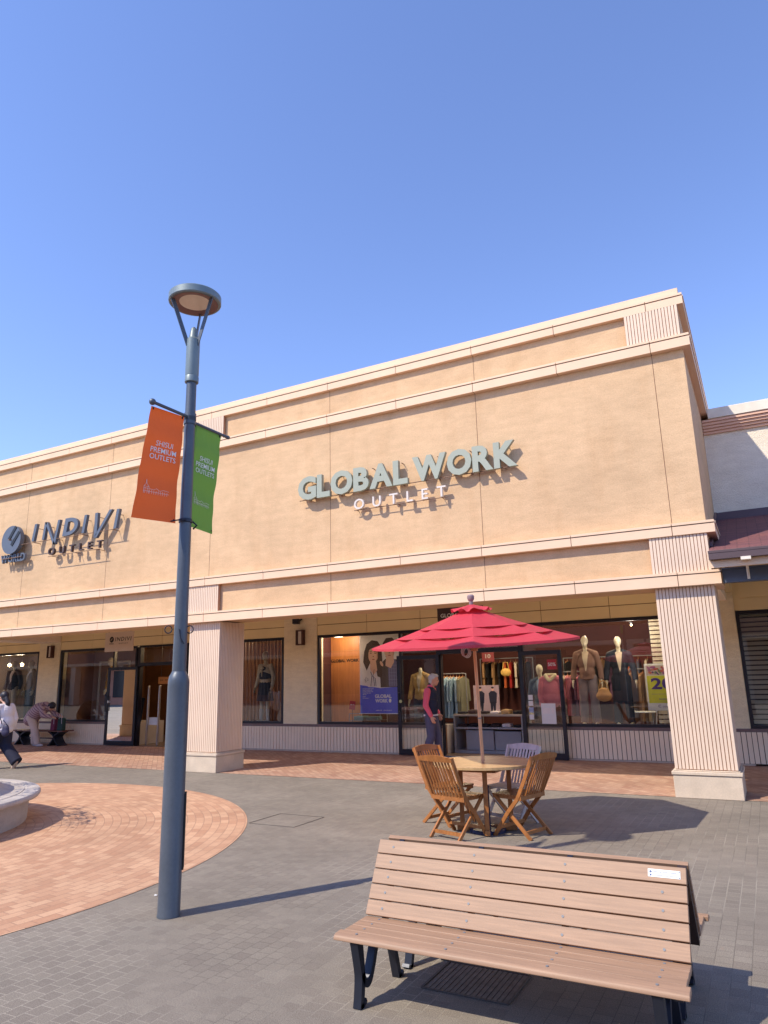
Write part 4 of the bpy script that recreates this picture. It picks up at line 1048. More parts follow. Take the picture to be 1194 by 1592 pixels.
# --- walker at the left edge
t = thing('person', 'long-haired person in white sweater and wide navy trousers striding out of the left edge', 'person', (-14.58, 9.95, 0))
F = Fig(t, -14.58, 9.95, (-1, -.18)); P = F.P; hr = head_rot(F.f+Vector((0, .25, 0))); hc = P(.08, 0, 1.47)
b = MB(); add_head(b, hc, hr); b.limb([P(.05, 0, 1.40), P(.02, 0, 1.31)], [.048, .055], 16); b.ell(P(.02, 0, 1.14), (.10, .14, .20), F.rot()); b.ell(P(0, 0, .86), (.11, .15, .14), F.rot())
arms = {-1: [P(.02, -.165, 1.26), P(-.05, -.22, 1.01), P(.02, -.25, .82)], 1: [P(.02, .165, 1.26), P(.08, .20, 1.02), P(.24, .18, .90)]}
for s_, a in arms.items(): b.limb(a, [.045, .036, .025]); add_hand(b, a[2], a[2]-a[1], F.l*(-s_), F.f, .7, .93)
legs = {-1: [P(0, -.08, .83), P(.0, -.09, .46), P(-.33, -.09, .14)], 1: [P(0, .08, .83), P(.16, .09, .46), P(.24, .09, .08)]}
for s_, a in legs.items(): b.limb(a, [.08, .052, .036])
bd = b.build('body', M_skin2, t); remesh(bd, .007); face(hc, hr, bd)
b = MB(); W_ = lambda f, l, u: hc+hr @ Vector((f, l, u)); b.ell(W_(-.02, 0, .03), (.102, .088, .098), hr); b.ell(W_(-.06, 0, -.04), (.06, .07, .06), hr)
b.limb([W_(-.10, 0, -.02), W_(-.15, -.01, -.12), W_(-.13, -.02, -.26), W_(-.12, -.02, -.33)], [.045, .05, .045, .02]); remesh(b.build('hair', mat('hair_black', srgb(30, 26, 36), .5, .1, 40, .3, 200), t), .008)
b = MB(); b.ell(P(.0, 0, 1.14), (.155, .20, .20), F.rot()); b.ell(P(-.02, 0, .93), (.17, .205, .20), F.rot()); b.ell(P(-.02, 0, .80), (.165, .195, .10), F.rot()); b.limb([P(.0, -.13, 1.27), P(.0, .13, 1.27)], [.065, .065])
for s_, a in arms.items(): b.limb([a[0], a[1], a[1].lerp(a[2], .92)], [.078, .072, .052], 16)
remesh(b.build('sweater', mat('sweater_white', srgb(224, 216, 216), .9, .04, 10, .4, 30), t), .010)
b = MB()
for s_, a in legs.items(): b.limb([a[0], a[1], a[2]+(a[2]-a[1]).normalized()*.02], [.125, .115, .118], 16, hem=True)
b.ell(P(0, 0, .82), (.14, .17, .12), F.rot()); remesh(b.build('trousers', mat('trousers_navy', srgb(28, 30, 52), .85, .1, 8, .4, 20), t), .010)
for s_, a in legs.items():
    b = MB(); q = Vector((a[2].x, a[2].y, 0))
    if s_ == -1: rt = Matrix.Rotation(R(0), 3, 'X'); dd = (F.f*.55+Vector((0,0,-.83))).normalized(); rr3 = head_rot(dd, F.f); b.ell(a[2]+dd*.085, (.13, .048, .046), rr3)
    else: b.ell(q+F.f*.06+Vector((0,0,.045)), (.13, .046, .042), F.rot()); b.ell(q+Vector((0,0,.06)), (.055, .044, .05), F.rot())
    remesh(b.build('shoe', mat('shoe_beige', srgb(190, 165, 145), .7), t), .008)
t = thing('shoulder_bag', 'dark navy shoulder bag at the hip of the striding person in the white sweater', 'bag', (-14.18, 9.75, .8))
b = MB(); b.ell(P(-.22, .17, .80), (.085, .05, .12), F.rot()); b.ell(P(-.22, .17, .75), (.10, .055, .09), F.rot()); remesh(b.build('bag_body', mat('bag_navy', srgb(44, 40, 70), .6, .1, 8, .3, 30), t), .010)
b = MB(); b.tube([P(-.14, .20, .92), P(-.06, .21, 1.10), P(.0, .17, 1.33), P(.05, .10, 1.20), P(-.1, .14, 1.0), P(-.26, .20, .92)], .010, 6); b.build('strap', MATS['bag_navy'], t)

# --- person bending over the far bench
t = thing('person', 'dark-haired person in a pink-grey striped padded jacket bending over the far bench', 'person', (-18.85, 13.9, 0))
F = Fig(t, -18.85, 13.88, (1, .2)); P = F.P; hr = head_rot(F.f*.35+Vector((0, 0, -1)), F.f); hc = P(.46, 0, 1.10)
b = MB(); add_head(b, hc, hr); b.limb([P(.42, 0, 1.14), P(.30, 0, 1.13)], [.05, .058], 16)
b.limb([P(-.16, 0, .80), P(.0, 0, 1.0), P(.24, 0, 1.10)], [.13, .13, .12])
arms = {-1: [P(.27, -.17, 1.08), P(.38, -.21, .86), P(.62, -.14, .82)], 1: [P(.27, .17, 1.08), P(.42, .20, .87), P(.66, .13, .84)]}
for s_, a in arms.items(): b.limb(a, [.045, .036, .026]); add_hand(b, a[2], a[2]-a[1], Vector((0,0,-1)), F.l*(-s_), .7, .95)
legs = {-1: [P(-.16, -.09, .80), P(.06, -.11, .44), P(.17, -.11, .09)], 1: [P(-.18, .09, .80), P(-.16, .09, .44), P(-.14, .09, .08)]}
for s_, a in legs.items(): b.limb(a, [.085, .055, .038])
bd = b.build('body', M_skin2, t); remesh(bd, .007); face(hc, hr, bd)
b = MB(); W_ = lambda f, l, u: hc+hr @ Vector((f, l, u)); b.ell(W_(-.02, 0, .03), (.105, .090, .105), hr); b.ell(W_(-.05, 0, -.05), (.06, .072, .06), hr); remesh(b.build('hair', MATS['hair_black'], t), .008)
# padded jacket with pink stripes following the body axis
mt, n, bb_ = base_mat('jacket_stripes'); v = tc(n, 'Object', rot=(0, R(52), 0)); wv = n.nodes.new('ShaderNodeTexWave'); wv.bands_direction = 'X'; wv.inputs['Scale'].default_value = 5.2; wv.inputs['Distortion'].default_value = .6; n.links.new(v, wv.inputs[0])
n.links.new(ramp(n, wv.outputs['Fac'], [(.55, srgb(176, 150, 150)), (.8, srgb(120, 92, 112))]), bb_.inputs['Base Color']); bb_.inputs['Roughness'].default_value = .6; bump(n, bb_, wv.outputs['Fac'], -.6, .02)
b = MB(); b.limb([P(-.26, 0, .74), P(-.14, 0, .86), P(.04, 0, 1.02), P(.24, 0, 1.08)], [.18, .205, .20, .165], 20); b.limb([P(.22, -.13, 1.10), P(.22, .13, 1.10)], [.085, .085]); b.ell(P(-.20, 0, .72), (.19, .20, .12), F.rot())
for s_, a in arms.items(): b.limb([a[0], a[1], a[1].lerp(a[2], .85)], [.088, .078, .058], 16)
b.limb([P(.30, 0, 1.12), P(.36, 0, 1.13)], [.085, .075]); remesh(b.build('jacket', mt, t), .012)
b = MB()
for s_, a in legs.items(): b.limb([a[0], a[1], a[2]+Vector((0,0,-.02))], [.125, .095, .080], 16, hem=True)
remesh(b.build('trousers', mat('trousers_beige', srgb(206, 186, 172), .85, .05, 8, .4, 20), t), .010)
for s_, a in legs.items():
    b = MB(); q = Vector((a[2].x, a[2].y, 0)); b.ell(q+F.f*.06+Vector((0,0,.045)), (.135, .05, .043), F.rot()); b.ell(q+Vector((0,0,.06)), (.06, .046, .05), F.rot()); remesh(b.build('shoe', mat('shoe_grey', srgb(196, 190, 190), .7), t), .008)

# --- the far bench against the wainscot
t = thing('park_bench', 'low dark backless bench on curved crossing legs against the left shop wall', 'bench', (-19.12, 14.25, 0))
M_dwood = wood('dark_wood', srgb(108, 70, 62), .7, .5, (.3, 6, 6), 8)
b = MB()
for i in range(5): b.box(-20.28, 14.04+i*.082, .395, -17.95, 14.04+i*.082+.07, .425)
bevel(b.build('seat', M_dwood, t), .004)
for bx in (-19.85, -18.35):
    for s_ in (-1, 1):
        b = MB(); pts = [(bx-.24*s_, 0), (bx-.17*s_, .04), (bx-.06*s_, .15), (bx-.02*s_, .22), (bx+.06*s_, .31), (bx+.20*s_, .38), (bx+.24*s_, .39)]
        for i in range(len(pts)-1): b.bar((pts[i][0], 14.22, pts[i][1]), (pts[i+1][0], 14.22, pts[i+1][1]), .30, .035, (0, 0, 1))
        b.build('leg', M_iron, t)
b = MB(); b.bar((-19.85, 14.22, .20), (-18.35, 14.22, .20), .03, .03); b.build('stretcher', M_iron, t)
for (x, y, w_, h_, c_, lab, rz) in ((-18.42, 14.12, .20, .34, srgb(112, 44, 70), 'maroon tote bag standing on the far bench beside the bending person', 5), (-18.13, 14.14, .26, .36, srgb(34, 62, 58), 'dark green tote bag with pale handles on the right end of the far bench', -8)):
    t = thing('tote_bag', lab, 'bag', (x, y, .425), 'bags on the far bench')
    b = MB(); w2 = w_/2; b.add([(x-w2*.85, y-.07, .426), (x+w2*.85, y-.07, .426), (x+w2*.85, y+.07, .426), (x-w2*.85, y+.07, .426), (x-w2, y-.04, .426+h_), (x+w2, y-.05, .426+h_*.96), (x+w2, y+.04, .426+h_), (x-w2, y+.05, .426+h_*.97)], [(0,3,2,1),(4,5,6,7),(0,1,5,4),(1,2,6,5),(2,3,7,6),(3,0,4,7)])
    o = b.build('bag_body', mat('bag_%d' % int(-x*100), c_, .8, .1, 12, .4, 15), t); bevel(o, .022, 3)
    b = MB(); b.tube([(x-w2*.5, y-.05, .42+h_*.9), (x-w2*.3, y-.05, .45+h_+.08), (x+w2*.3, y-.05, .45+h_+.08), (x+w2*.6, y-.06, .42+h_*.55)], .009, 6); b.build('handle', mat('strap_pale', srgb(190, 185, 195), .7), t)

# ------------------------------------------------------------------ mannequins
def garment_mat(name, c, bm=.35): return mat(name, c, .9, .10, 7, bm, 22)
g_ = garment_mat
def mannequin(x, y, z, label, top, trou, shirt, fdir=(0, -1), skirt=None, head=True, legs_c=None, coat=0, k=1.0, lean=0):
    t = thing('mannequin', label, 'mannequin', (x, y, z), 'mannequins in the shop windows')
    F = Fig(t, x, y, fdir); P = lambda f, l, zz: F.o+F.f*(f*k)+F.l*(l*k)+Vector((0, 0, z+zz*k))
    b = MB(); hr = head_rot(F.f); hc = P(.03, 0, 1.70)
    if head:
        b.ell(hc+hr @ Vector((-.005, 0, .02)), (.095*k, .074*k, .105*k), hr); b.ell(hc+hr @ Vector((.025, 0, -.05)), (.062*k, .050*k, .075*k), hr); b.ell(hc+hr @ Vector((.082*k, 0, -.02)), (.016, .010, .026), hr)
    b.limb([P(.015, 0, 1.62), P(0, 0, 1.46)], [.043*k, .052*k], 14); b.ell(P(0, 0, 1.30), (.10*k, .16*k, .22*k), F.rot()); b.ell(P(0, 0, .98), (.10*k, .14*k, .14*k), F.rot())
    arms = {-1: [P(0, -.19, 1.44), P(-.02, -.27, 1.14), P(.06, -.29, .90)], 1: [P(0, .19, 1.44), P(-.02, .27, 1.14), P(.06, .29, .90)]}
    for s_, a in arms.items(): b.limb(a, [.045*k, .036*k, .026*k]); add_hand(b, a[2], a[2]-a[1], F.l*(-s_), F.f, .25, k)
    legs = {-1: [P(0, -.09, .95), P(.02, -.11, .52), P(0, -.13, .09)], 1: [P(0, .09, .95), P(.03, .11, .52), P(.02, .13, .09)]}
    for s_, a in legs.items():
        b.limb(a, [.075*k, .052*k, .036*k]); b.ell(a[2]+F.f*.06+Vector((0,0,-.045)), (.12*k, .042*k, .038*k), F.rot())
    remesh(b.build('body', M_cream, t), .010)
    if top is None:
        b = MB(); b.ell(P(0, 0, 1.30), (.128*k, .185*k, .20*k), F.rot()); b.ell(P(0.01, 0, 1.08), (.13*k, .17*k, .16*k), F.rot()); b.limb([P(0, -.12, 1.43), P(0, .12, 1.43)], [.06*k]*2); b.limb([P(.01,0,1.46), P(.012,0,1.50)], [.060*k, .054*k])
        remesh(b.build('shirt', shirt, t), .010)
        b = MB(); b.ell(P(.01, 0, 1.18), (.145*k, .178*k, .19*k), F.rot()); b.ell(P(.01, 0, 1.36), (.135*k, .13*k, .09*k), F.rot()); remesh(b.build('vest', g_('vest_charcoal', srgb(70, 72, 84)), t), .010)
        b = MB(); b.limb([P(.14, -.02, 1.43), P(.15, .0, 1.36)], [.028, .02]); b.limb([P(.15, 0, 1.42), P(.155, -.05, 1.38)], [.02, .026]); b.limb([P(.15, 0, 1.42), P(.155, .05, 1.38)], [.02, .026]); b.limb([P(.15, .01, 1.40), P(.17, .02, 1.18)], [.018, .016]); remesh(b.build('bow', shirt, t), .008)
    if top is not None:
        b = MB(); bot = .93-coat
        b.ell(P(0, 0, 1.28), (.135*k, .190*k, .21*k), F.rot()); b.ell(P(.01, 0, 1.08), (.138*k, .165*k, .17*k), F.rot())
        b.limb([P(0, -.035, 1.0), P(0, -.045, bot)], [.135*k, .14*k], 18, hem=True); b.limb([P(0, .035, 1.0), P(0, .045, bot)], [.135*k, .14*k], 18, hem=True)
        b.limb([P(-.01, -.16, 1.46), P(-.035, 0, 1.525), P(-.01, .16, 1.46)], [.064*k, .062*k, .064*k]); b.limb([P(.0, -.055, 1.545), P(-.05, 0, 1.56), P(.0, .055, 1.545)], [.024*k, .028*k, .024*k])
        for s_, a in arms.items(): b.limb([a[0], a[1], a[1].lerp(a[2], .90)], [.075*k, .064*k, .054*k], 14, hem=True)
        remesh(b.build('jacket', top, t), .010)
        b = MB(); vs = []; N_ = 10       # shirt front showing in the V of the jacket
        for q in range(N_+1):
            zz = 1.10+.40*q/N_; hw = .004+.066*(q/N_)**.8
            def sf(l_):
                a1 = 1-((zz-1.28)/.21)**2-(l_/.19)**2; a2 = 1-((zz-1.08)/.17)**2-(l_/.165)**2
                return max(.135*math.sqrt(max(0, a1)), .01+.138*math.sqrt(max(0, a2)), .045)+.008
            for l_ in (-hw, -hw*.5, 0, hw*.5, hw): vs.append(P(sf(l_), l_, zz))
        b.add(vs, [(q*5+r, q*5+r+1, q*5+r+6, q*5+r+5) for q in range(N_) for r in range(4)], 0, True)
        b.build('shirt_front', shirt, t)
        b = MB()
        for s_ in (-1, 1):      # lapels
            vs = []
            for q in range(N_+1):
                zz = 1.10+.38*q/N_; hw = .004+.066*(q/N_)**.8; wl = .045*math.sin(PI*min(1, q/N_*.9+.05))+.006
                for l_ in (hw, hw+wl): 
                    a1 = 1-((zz-1.28)/.21)**2-(l_/.19)**2; a2 = 1-((zz-1.08)/.17)**2-(l_/.165)**2
                    vs.append(P(max(.135*math.sqrt(max(0, a1)), .01+.138*math.sqrt(max(0, a2)), .045)+.012, s_*l_, zz))
            b.add(vs, [(q*2, q*2+1, q*2+3, q*2+2) for q in range(N_)], 0, True)
        b.build('lapels', top, t)
    else:
        b = MB()
        for s_, a in arms.items(): b.limb([a[0], a[1], a[1].lerp(a[2], .9)], [.066*k, .058*k, .045*k], 14)
        remesh(b.build('sleeves', shirt, t), .010)
    if skirt is not None:
        b = MB(); prof = [(.14, 1.10), (.17, .98), (.20, .75), (.235, skirt[1])]; c0 = P(0, 0, 0)
        vs = []; nn = 40
        b.lathe(c0, [(r*k, zz*k) for r, zz in prof], 40); b.v = [(c0.x+(vx-c0.x)*(1+.05*math.cos(12*math.atan2(vy-c0.y, vx-c0.x))), c0.y+(vy-c0.y)*.8*(1+.05*math.cos(12*math.atan2(vy-c0.y, vx-c0.x))), vz) for vx, vy, vz in b.v]; b.build('skirt', skirt[0], t)
    if trou is not None:
        b = MB()
        for s_, a in legs.items(): b.limb([a[0], a[1], a[2]+Vector((0,0,-.02))], [.110*k, .088*k, .078*k], 16, hem=True)
        b.ell(P(0, 0, .98), (.125*k, .165*k, .12*k), F.rot()); remesh(b.build('trousers', trou, t), .010)
    if legs_c is not None:
        for s_, a in legs.items():
            b = MB(); b.limb([a[1].lerp(a[2], .45), a[2]], [.058*k, .05*k]); b.ell(a[2]+F.f*.06+Vector((0,0,-.045)), (.13*k, .048*k, .044*k), F.rot()); remesh(b.build('boot', legs_c, t), .010)
    return t
ZF = .62
mannequin(-22.0, 15.2, ZF, 'mannequin in a dark navy jacket over grey trousers in the far left window', g_('jacket_navy', srgb(38, 48, 66)), g_('trouser_stone', srgb(168, 160, 150)), g_('shirt_pale', srgb(205, 190, 190)), (.2, -1), k=1.05)
mannequin(-21.05, 15.15, ZF, 'mannequin in a khaki jacket and dark green trousers in the far left window', g_('jacket_khaki', srgb(128, 104, 68)), g_('trouser_green', srgb(34, 62, 66)), g_('shirt_white', srgb(208, 200, 196)), (-.2, -1), k=1.03)
mannequin(-17.5, 15.25, ZF, 'mannequin in a mustard cardigan and blue trousers beside the left glass door', g_('cardigan_mustard', srgb(190, 146, 76)), g_('trouser_blue', srgb(38, 62, 98)), g_('shirt_white', srgb(208,200,196)), (-.8, -.6), k=1.02)
mannequin(-11.62, 15.15, ZF, 'mannequin in a grey vest dress with white bow and sleeves before the wooden slats', None, None, g_('blouse_cream', srgb(206, 192, 168)), (-.1, -1), skirt=(g_('skirt_charcoal', srgb(62, 66, 78)), .55), legs_c=g_('boot_white', srgb(196, 190, 186)), k=1.0)
mannequin(-3.32, 15.2, ZF, 'mannequin in an open brown blazer and grey trousers in the right shop window', g_('blazer_brown', srgb(122, 92, 80)), g_('trouser_grey', srgb(120, 108, 112)), g_('knit_beige', srgb(188, 172, 150)), (.05, -1), k=1.0)
mannequin(-2.66, 15.25, ZF, 'mannequin in a long dark navy coat, right of the brown blazer mannequin', g_('coat_navy', srgb(28, 34, 48)), g_('trouser_navy', srgb(26, 32, 46)), g_('knit_beige', srgb(188,172,150)), (.15, -1), k=.98, coat=.45)
mannequin(-7.2, 15.3, ZF-.35, 'mannequin in a mustard jacket seen through the opened left glass door', g_('jacket_straw', srgb(176, 140, 84)), g_('trouser_ink', srgb(40, 44, 58)), g_('knit_beige', srgb(188,172,150)), (0, -1), k=.98, head=False)
mannequin(-4.42, 15.55, ZF-.55, 'mannequin in slate blue seen through the opened right glass door', g_('top_slate', srgb(62, 74, 92)), g_('trouser_ink', srgb(40,44,58)), g_('shirt_sky', srgb(130, 145, 170)), (-.1, -1), k=1.0)
# vest of the pier mannequin
t = thing('handbag', 'tan slouchy handbag hanging between the two mannequins of the right window', 'bag', (-2.98, 15.0, 1.1))
b = MB(); b.ell((-2.98, 15.0, 1.22), (.16, .07, .11)); b.ell((-2.98, 15.0, 1.30), (.12, .05, .09)); remesh(b.build('bag_body', mat('bag_tan', srgb(176, 132, 82), .6, .1, 10, .3, 20), t), .010)
b = MB(); b.tube([(-3.08, 15.0, 1.34), (-3.05, 15.0, 1.48), (-2.98, 15.0, 1.53), (-2.91, 15.0, 1.48), (-2.88, 15.0, 1.34)], .010, 6); b.build('handle', MATS['bag_tan'], t)
t = thing('clothes_bust', 'pink knitted sweater with cream collar displayed behind the opened right glass door', 'display bust', (-4.06, 15.05, .62))
b = MB(); b.tube([(-4.06, 15.05, .62), (-4.06, 15.05, 1.1)], .02, 8); b.lathe((-4.06, 15.05, 0), [(.14,.62),(.14,.635),(.02,.65)], 20); b.build('stand', M_frame, t)
b = MB(); b.ell((-4.06, 15.05, 1.35), (.19, .11, .30)); b.ell((-4.06, 15.05, 1.18), (.19, .12, .20)); b.limb([(-4.25, 15.05, 1.56), (-4.30, 15.04, 1.25), (-4.27, 15.0, 1.05)], [.065, .06, .05]); b.limb([(-3.87, 15.05, 1.56), (-3.82, 15.04, 1.25), (-3.85, 15.0, 1.05)], [.065, .06, .05]); b.limb([(-4.2, 15.05, 1.58), (-3.92, 15.05, 1.58)], [.07, .07]); remesh(b.build('sweater', g_('knit_pink', srgb(196, 112, 130), .6), t), .010)
b = MB(); b.limb([(-4.16, 15.0, 1.64), (-4.06, 14.95, 1.55), (-3.96, 15.0, 1.64)], [.04, .04, .04]); b.limb([(-4.16, 15.05, 1.66), (-3.96, 15.05, 1.66)], [.035, .035]); remesh(b.build('collar', g_('collar_cream', srgb(206, 190, 160)), t), .008)
# grey vest over the bow blouse
# ------------------------------------------------------------------ racks of clothes
def shirt_mesh(w_=.5, h_=.85, th=.055):
    b = MB(); poly = [(-.06, 0), (-.22, -.06), (-.27, -.50), (-.205, -.52), (-.17, -.2), (-.18, -h_), (.18, -h_), (.17, -.2), (.205, -.52), (.27, -.50), (.22, -.06), (.06, 0)]
    F_ = lambda u, v, d: (d+.012*math.sin(v*14+u*9), u, v)
    for q in range(2): pass
    n = 7
    b.prism([poly[0], poly[1], poly[4], poly[5], poly[6], poly[7], poly[10], poly[11]], -th/2, th/2, F_)
    b.prism([poly[1], poly[2], poly[3], poly[4]], -th/2+.006, th/2-.006, F_); b.prism([poly[7], poly[8], poly[9], poly[10]], -th/2+.006, th/2-.006, F_)
    return b
_sm = {}
def garment(x, y, z, c, key, label, grp, sc=1.0, rz=0):
    mt_ = g_('hung_'+key, c)
    t = thing('hung_garment', label, 'garment', (x, y, z), grp, rz)
    sk = ('m', key)
    if sk not in _sm:
        o = shirt_mesh().build('cloth', mt_, None); hk = MB(); hk.tube([(0, -.18, -.03), (0, 0, .02), (0, .18, -.03)], .008, 6); hk.tube([(0, 0, .02), (0, 0, .06), (0, .02, .08)], .004, 6); h = hk.build('hanger', mat('hanger_wood', srgb(176, 120, 70), .5), None)
        _sm[sk] = (o.data, h.data); bpy.data.objects.remove(o); bpy.data.objects.remove(h)
    for nm, me in zip(('cloth', 'hanger'), _sm[sk]):
        o = bpy.data.objects.new(nm, me); COL.objects.link(o); o.parent = t
    t.scale = (1, sc, sc)
def rack(label, p0, p1, z, feet=True):
    t = thing('clothes_rack', label, 'clothes rack', ((p0[0]+p1[0])/2, (p0[1]+p1[1])/2, 0))
    b = MB(); b.tube([(p0[0], p0[1], z), (p1[0], p1[1], z)], .012, 8); b.build('rail', M_bolt, t)
    for p in (p0, p1):
        b = MB(); b.tube([(p[0], p[1], 0.02), (p[0], p[1], z)], .012, 8); b.bar((p[0], p[1]-.2, .02), (p[0], p[1]+.2, .02), .03, .02); b.build('post', M_bolt, t)
def row(names, x0, x1, y, z, grp, sc, labels):
    n = len(names)
    for i, (key, c) in enumerate(names): garment(x0+(x1-x0)*i/(n-1), y+(i%2)*.015, z, c, key, labels, grp, sc, R(random.uniform(-14, 14)))
A_ = ('sky', srgb(150, 176, 190)); A2 = ('sky2', srgb(128, 156, 170)); A3 = ('olive_print', srgb(112, 112, 92))
rack('clothes rack with light blue shirts just inside the open shop door on its left', (-6.95, 15.75), (-6.25, 15.75), 1.74)
row([('slate', srgb(80, 86, 104)), A2, A_, A_, A2, A_, A3, A3], -6.88, -6.33, 15.75, 1.66, 'shirts on the rack by the open door', 1.08, 'light blue or olive shirt hung on the rack just inside the open door')
rack('clothes rack with white, pink and purple tops in the right window', (-4.1, 15.95), (-3.45, 15.95), 1.72)
row([('ivory', srgb(206, 196, 176)), ('rose', srgb(176, 104, 116)), ('rose2', srgb(150, 86, 104)), ('plum', srgb(98, 66, 92)), ('rose2', srgb(150,86,104)), ('wine', srgb(96, 40, 60))], -4.02, -3.52, 15.95, 1.64, 'tops on the rack in the right window', 1.0, 'pale, pink or plum top hung behind the brown blazer mannequin')
rack('clothes rack with beige and brown coats behind the navy coat mannequin', (-2.6, 15.95), (-2.0, 15.95), 1.74)
row([('camel', srgb(150, 118, 86)), ('camel2', srgb(122, 92, 68)), ('camel', srgb(150,118,86)), ('sand', srgb(170, 145, 112)), ('camel2', srgb(122,92,68))], -2.55, -2.1, 15.95, 1.66, 'coats on the rack behind the navy mannequin', 1.15, 'beige or brown coat hung behind the navy coat mannequin')
rack('high back wall rail with tan, black and red jackets inside the shop', (-6.6, 17.7), (-5.2, 17.7), 2.1)
row([('tan', srgb(160, 124, 84)), ('black', srgb(28, 26, 28)), ('tan', srgb(160,124,84)), ('black', srgb(28,26,28)), ('rust', srgb(176, 88, 44)), ('red', srgb(160, 34, 30)), ('ivory', srgb(206,196,176)), ('black', srgb(28,26,28)), ('black', srgb(28,26,28))], -6.5, -5.35, 17.7, 2.0, 'jackets on the back wall rail', .75, 'jacket on the high rail at the back of the shop')
t = thing('handbag', 'straw yellow handbag hung high inside the shop right of the parasol pole', 'bag', (-5.55, 16.6, 1.7)); b = MB(); b.ell((-5.55, 16.6, 1.74), (.13, .05, .10)); b.tube([(-5.63, 16.6, 1.8), (-5.6, 16.6, 1.98), (-5.5, 16.6, 1.98), (-5.47, 16.6, 1.8)], .009, 6); b.build('bag_body', mat('bag_straw', srgb(196, 160, 80), .7, .1, 20), t)
rack('long back wall rail of dark and red coats behind the right window', (-4.4, 17.6), (-1.5, 17.6), 2.05)
row([('black', srgb(28,26,28)), ('wine', srgb(96,40,60)), ('red', srgb(160,34,30)), ('black', srgb(28,26,28)), ('tan', srgb(160,124,84)), ('plum', srgb(98,66,92)), ('black', srgb(28,26,28)), ('rust', srgb(176,88,44)), ('slate', srgb(80,86,104)), ('ivory', srgb(206,196,176)), ('wine', srgb(96,40,60)), ('black', srgb(28,26,28)), ('camel', srgb(150,118,86)), ('slate', srgb(80,86,104))], -4.3, -1.6, 17.6, 1.97, 'coats on the rail behind the right window', 1.0, 'coat on the far rail behind the right shop window')
# display table with folded clothes
t = thing('display_table', 'grey two-level display table with stacked drawers facing the open shop door', 'table', (-5.6, 15.6, 0))
M_dt = mat('display_grey', srgb(150, 152, 160), .6, .04)
b = MB(); b.box(-6.42, 15.3, .80, -4.72, 15.95, .845); b.build('top', mat('display_top', srgb(178, 168, 152), .5), t)
b = MB(); b.box(-6.42, 15.28, .53, -4.78, 15.9, .565); b.build('shelf', M_dt, t)
b = MB(); b.box(-6.42, 15.3, 0.01, -6.38, 15.9, .53); b.box(-4.84, 15.29, .01, -4.79, 15.9, .53); b.box(-6.42, 15.3, .565, -6.39, 15.9, .80); b.box(-4.84, 15.29, .565, -4.79, 15.9, .80); b.box(-6.38, 15.3, .01, -4.84, 15.9, .07); b.build('frame', M_dt, t)
b = MB(); b.box(-6.15, 15.34, .075, -5.5, 15.85, .50); b.box(-5.48, 15.36, .075, -4.88, 15.85, .48); bevel(b.build('box', M_dt, t), .008)
rnd = random.Random(3)
fc = [srgb(30,28,38), srgb(40,30,36), srgb(34,34,44), srgb(60,44,48), srgb(205,200,205), srgb(28,28,34), srgb(170,140,100)]
k = 0
for lev, z0 in ((0, .566), (1, .846)):
    for i in range(6):
        x = -6.25+i*.26; ci = (3, 0, 2, 1, 4, 5)[i] if lev == 0 else (0, 3, 1, 4, 6, 5)[i]
        t = thing('folded_clothes', 'folded dark or pale clothes stacked on the grey display table in the open doorway', 'clothes', (x, 15.45, z0), 'folded clothes on the display table')
        b = MB(); hh_ = rnd.uniform(.05, .10); b.ell((x, 15.48, z0+hh_*.5), (.125, .14, hh_*.55), None, 16, 8); b.box(x-.10, 15.36, z0, x+.10, 15.6, z0+hh_*.9); remesh(b.build('stack', g_('folded%d' % ci, fc[ci]), t), .015)
M_rail_grey = mat('print_light_grey', srgb(170, 165, 160), .6)
# posters and signs ---------------------------------------------------------
def poly3(mb, pts, Fr, d, mi=0): mb.prism(pts, d, d+.0015, Fr, mi)
def ov(cx, cy, rx, ry, n=20, rot=0):
    return [(cx+rx*math.cos(a)*math.cos(rot)-ry*math.sin(a)*math.sin(rot), cy+rx*math.cos(a)*math.sin(rot)+ry*math.sin(a)*math.cos(rot)) for a in [2*PI*i/n for i in range(n)]]
PM = lambda n_, c_: mat('print_'+n_, c_, .6, .03, 10)
t = thing('poster', 'tall poster of two people above a blue block reading GLOBAL WORK in the shop window', 'poster', (-8.09, 14.95, .9))
Yp = 14.92; Fp = lambda u, v, d: (-8.63+u, Yp-d, .88+v); PW, PH = 1.07, 1.86
b = MB(); b.box(-8.63, Yp, .88, -8.63+PW, Yp+.012, .88+PH); bd_ = b.build('board', PM('grey', srgb(232, 225, 220)), t)
b = MB(); poly3(b, [(0, 0), (PW, 0), (PW, .60), (.55, .57), (0, .65)], Fp, .001); b.build('blue_block', PM('blue', srgb(62, 88, 214)), bd_)
b = MB(); poly3(b, [(.22,.60),(.10,1.0),(.16,1.18),(.45,1.20),(.56,1.0),(.58,.585)], Fp, .002); b.build('white_blouse', PM('blouse', srgb(226, 220, 216)), bd_)
b = MB(); poly3(b, [(.56,.585),(.54,1.1),(.70,1.24),(1.0,1.22),(1.06,1.1),(1.06,.59)], Fp, .0025); b.build('dark_coat', PM('coat', srgb(58, 50, 56)), bd_)
b = MB(); poly3(b, [(.78,.60),(.76,1.16),(.92,1.24),(1.03,1.14),(1.04,.60)], Fp, .004); b.build('checked_shirt', PM('shirt', srgb(92, 92, 132)), bd_)
b = MB()
for i in range(4): poly3(b, [(.80+.06*i,.62),(.808+.06*i,.62),(.808+.06*i,1.12),(.80+.06*i,1.12)], Fp, .0055)
for i in range(6): poly3(b, [(.78,.68+.08*i),(1.03,.68+.08*i),(1.03,.686+.08*i),(.78,.686+.08*i)], Fp, .0055)
b.build('check_lines', PM('check', srgb(140, 140, 170)), bd_)
SKp = PM('skin', srgb(226, 180, 154)); HRp = PM('hair', srgb(44, 30, 32))
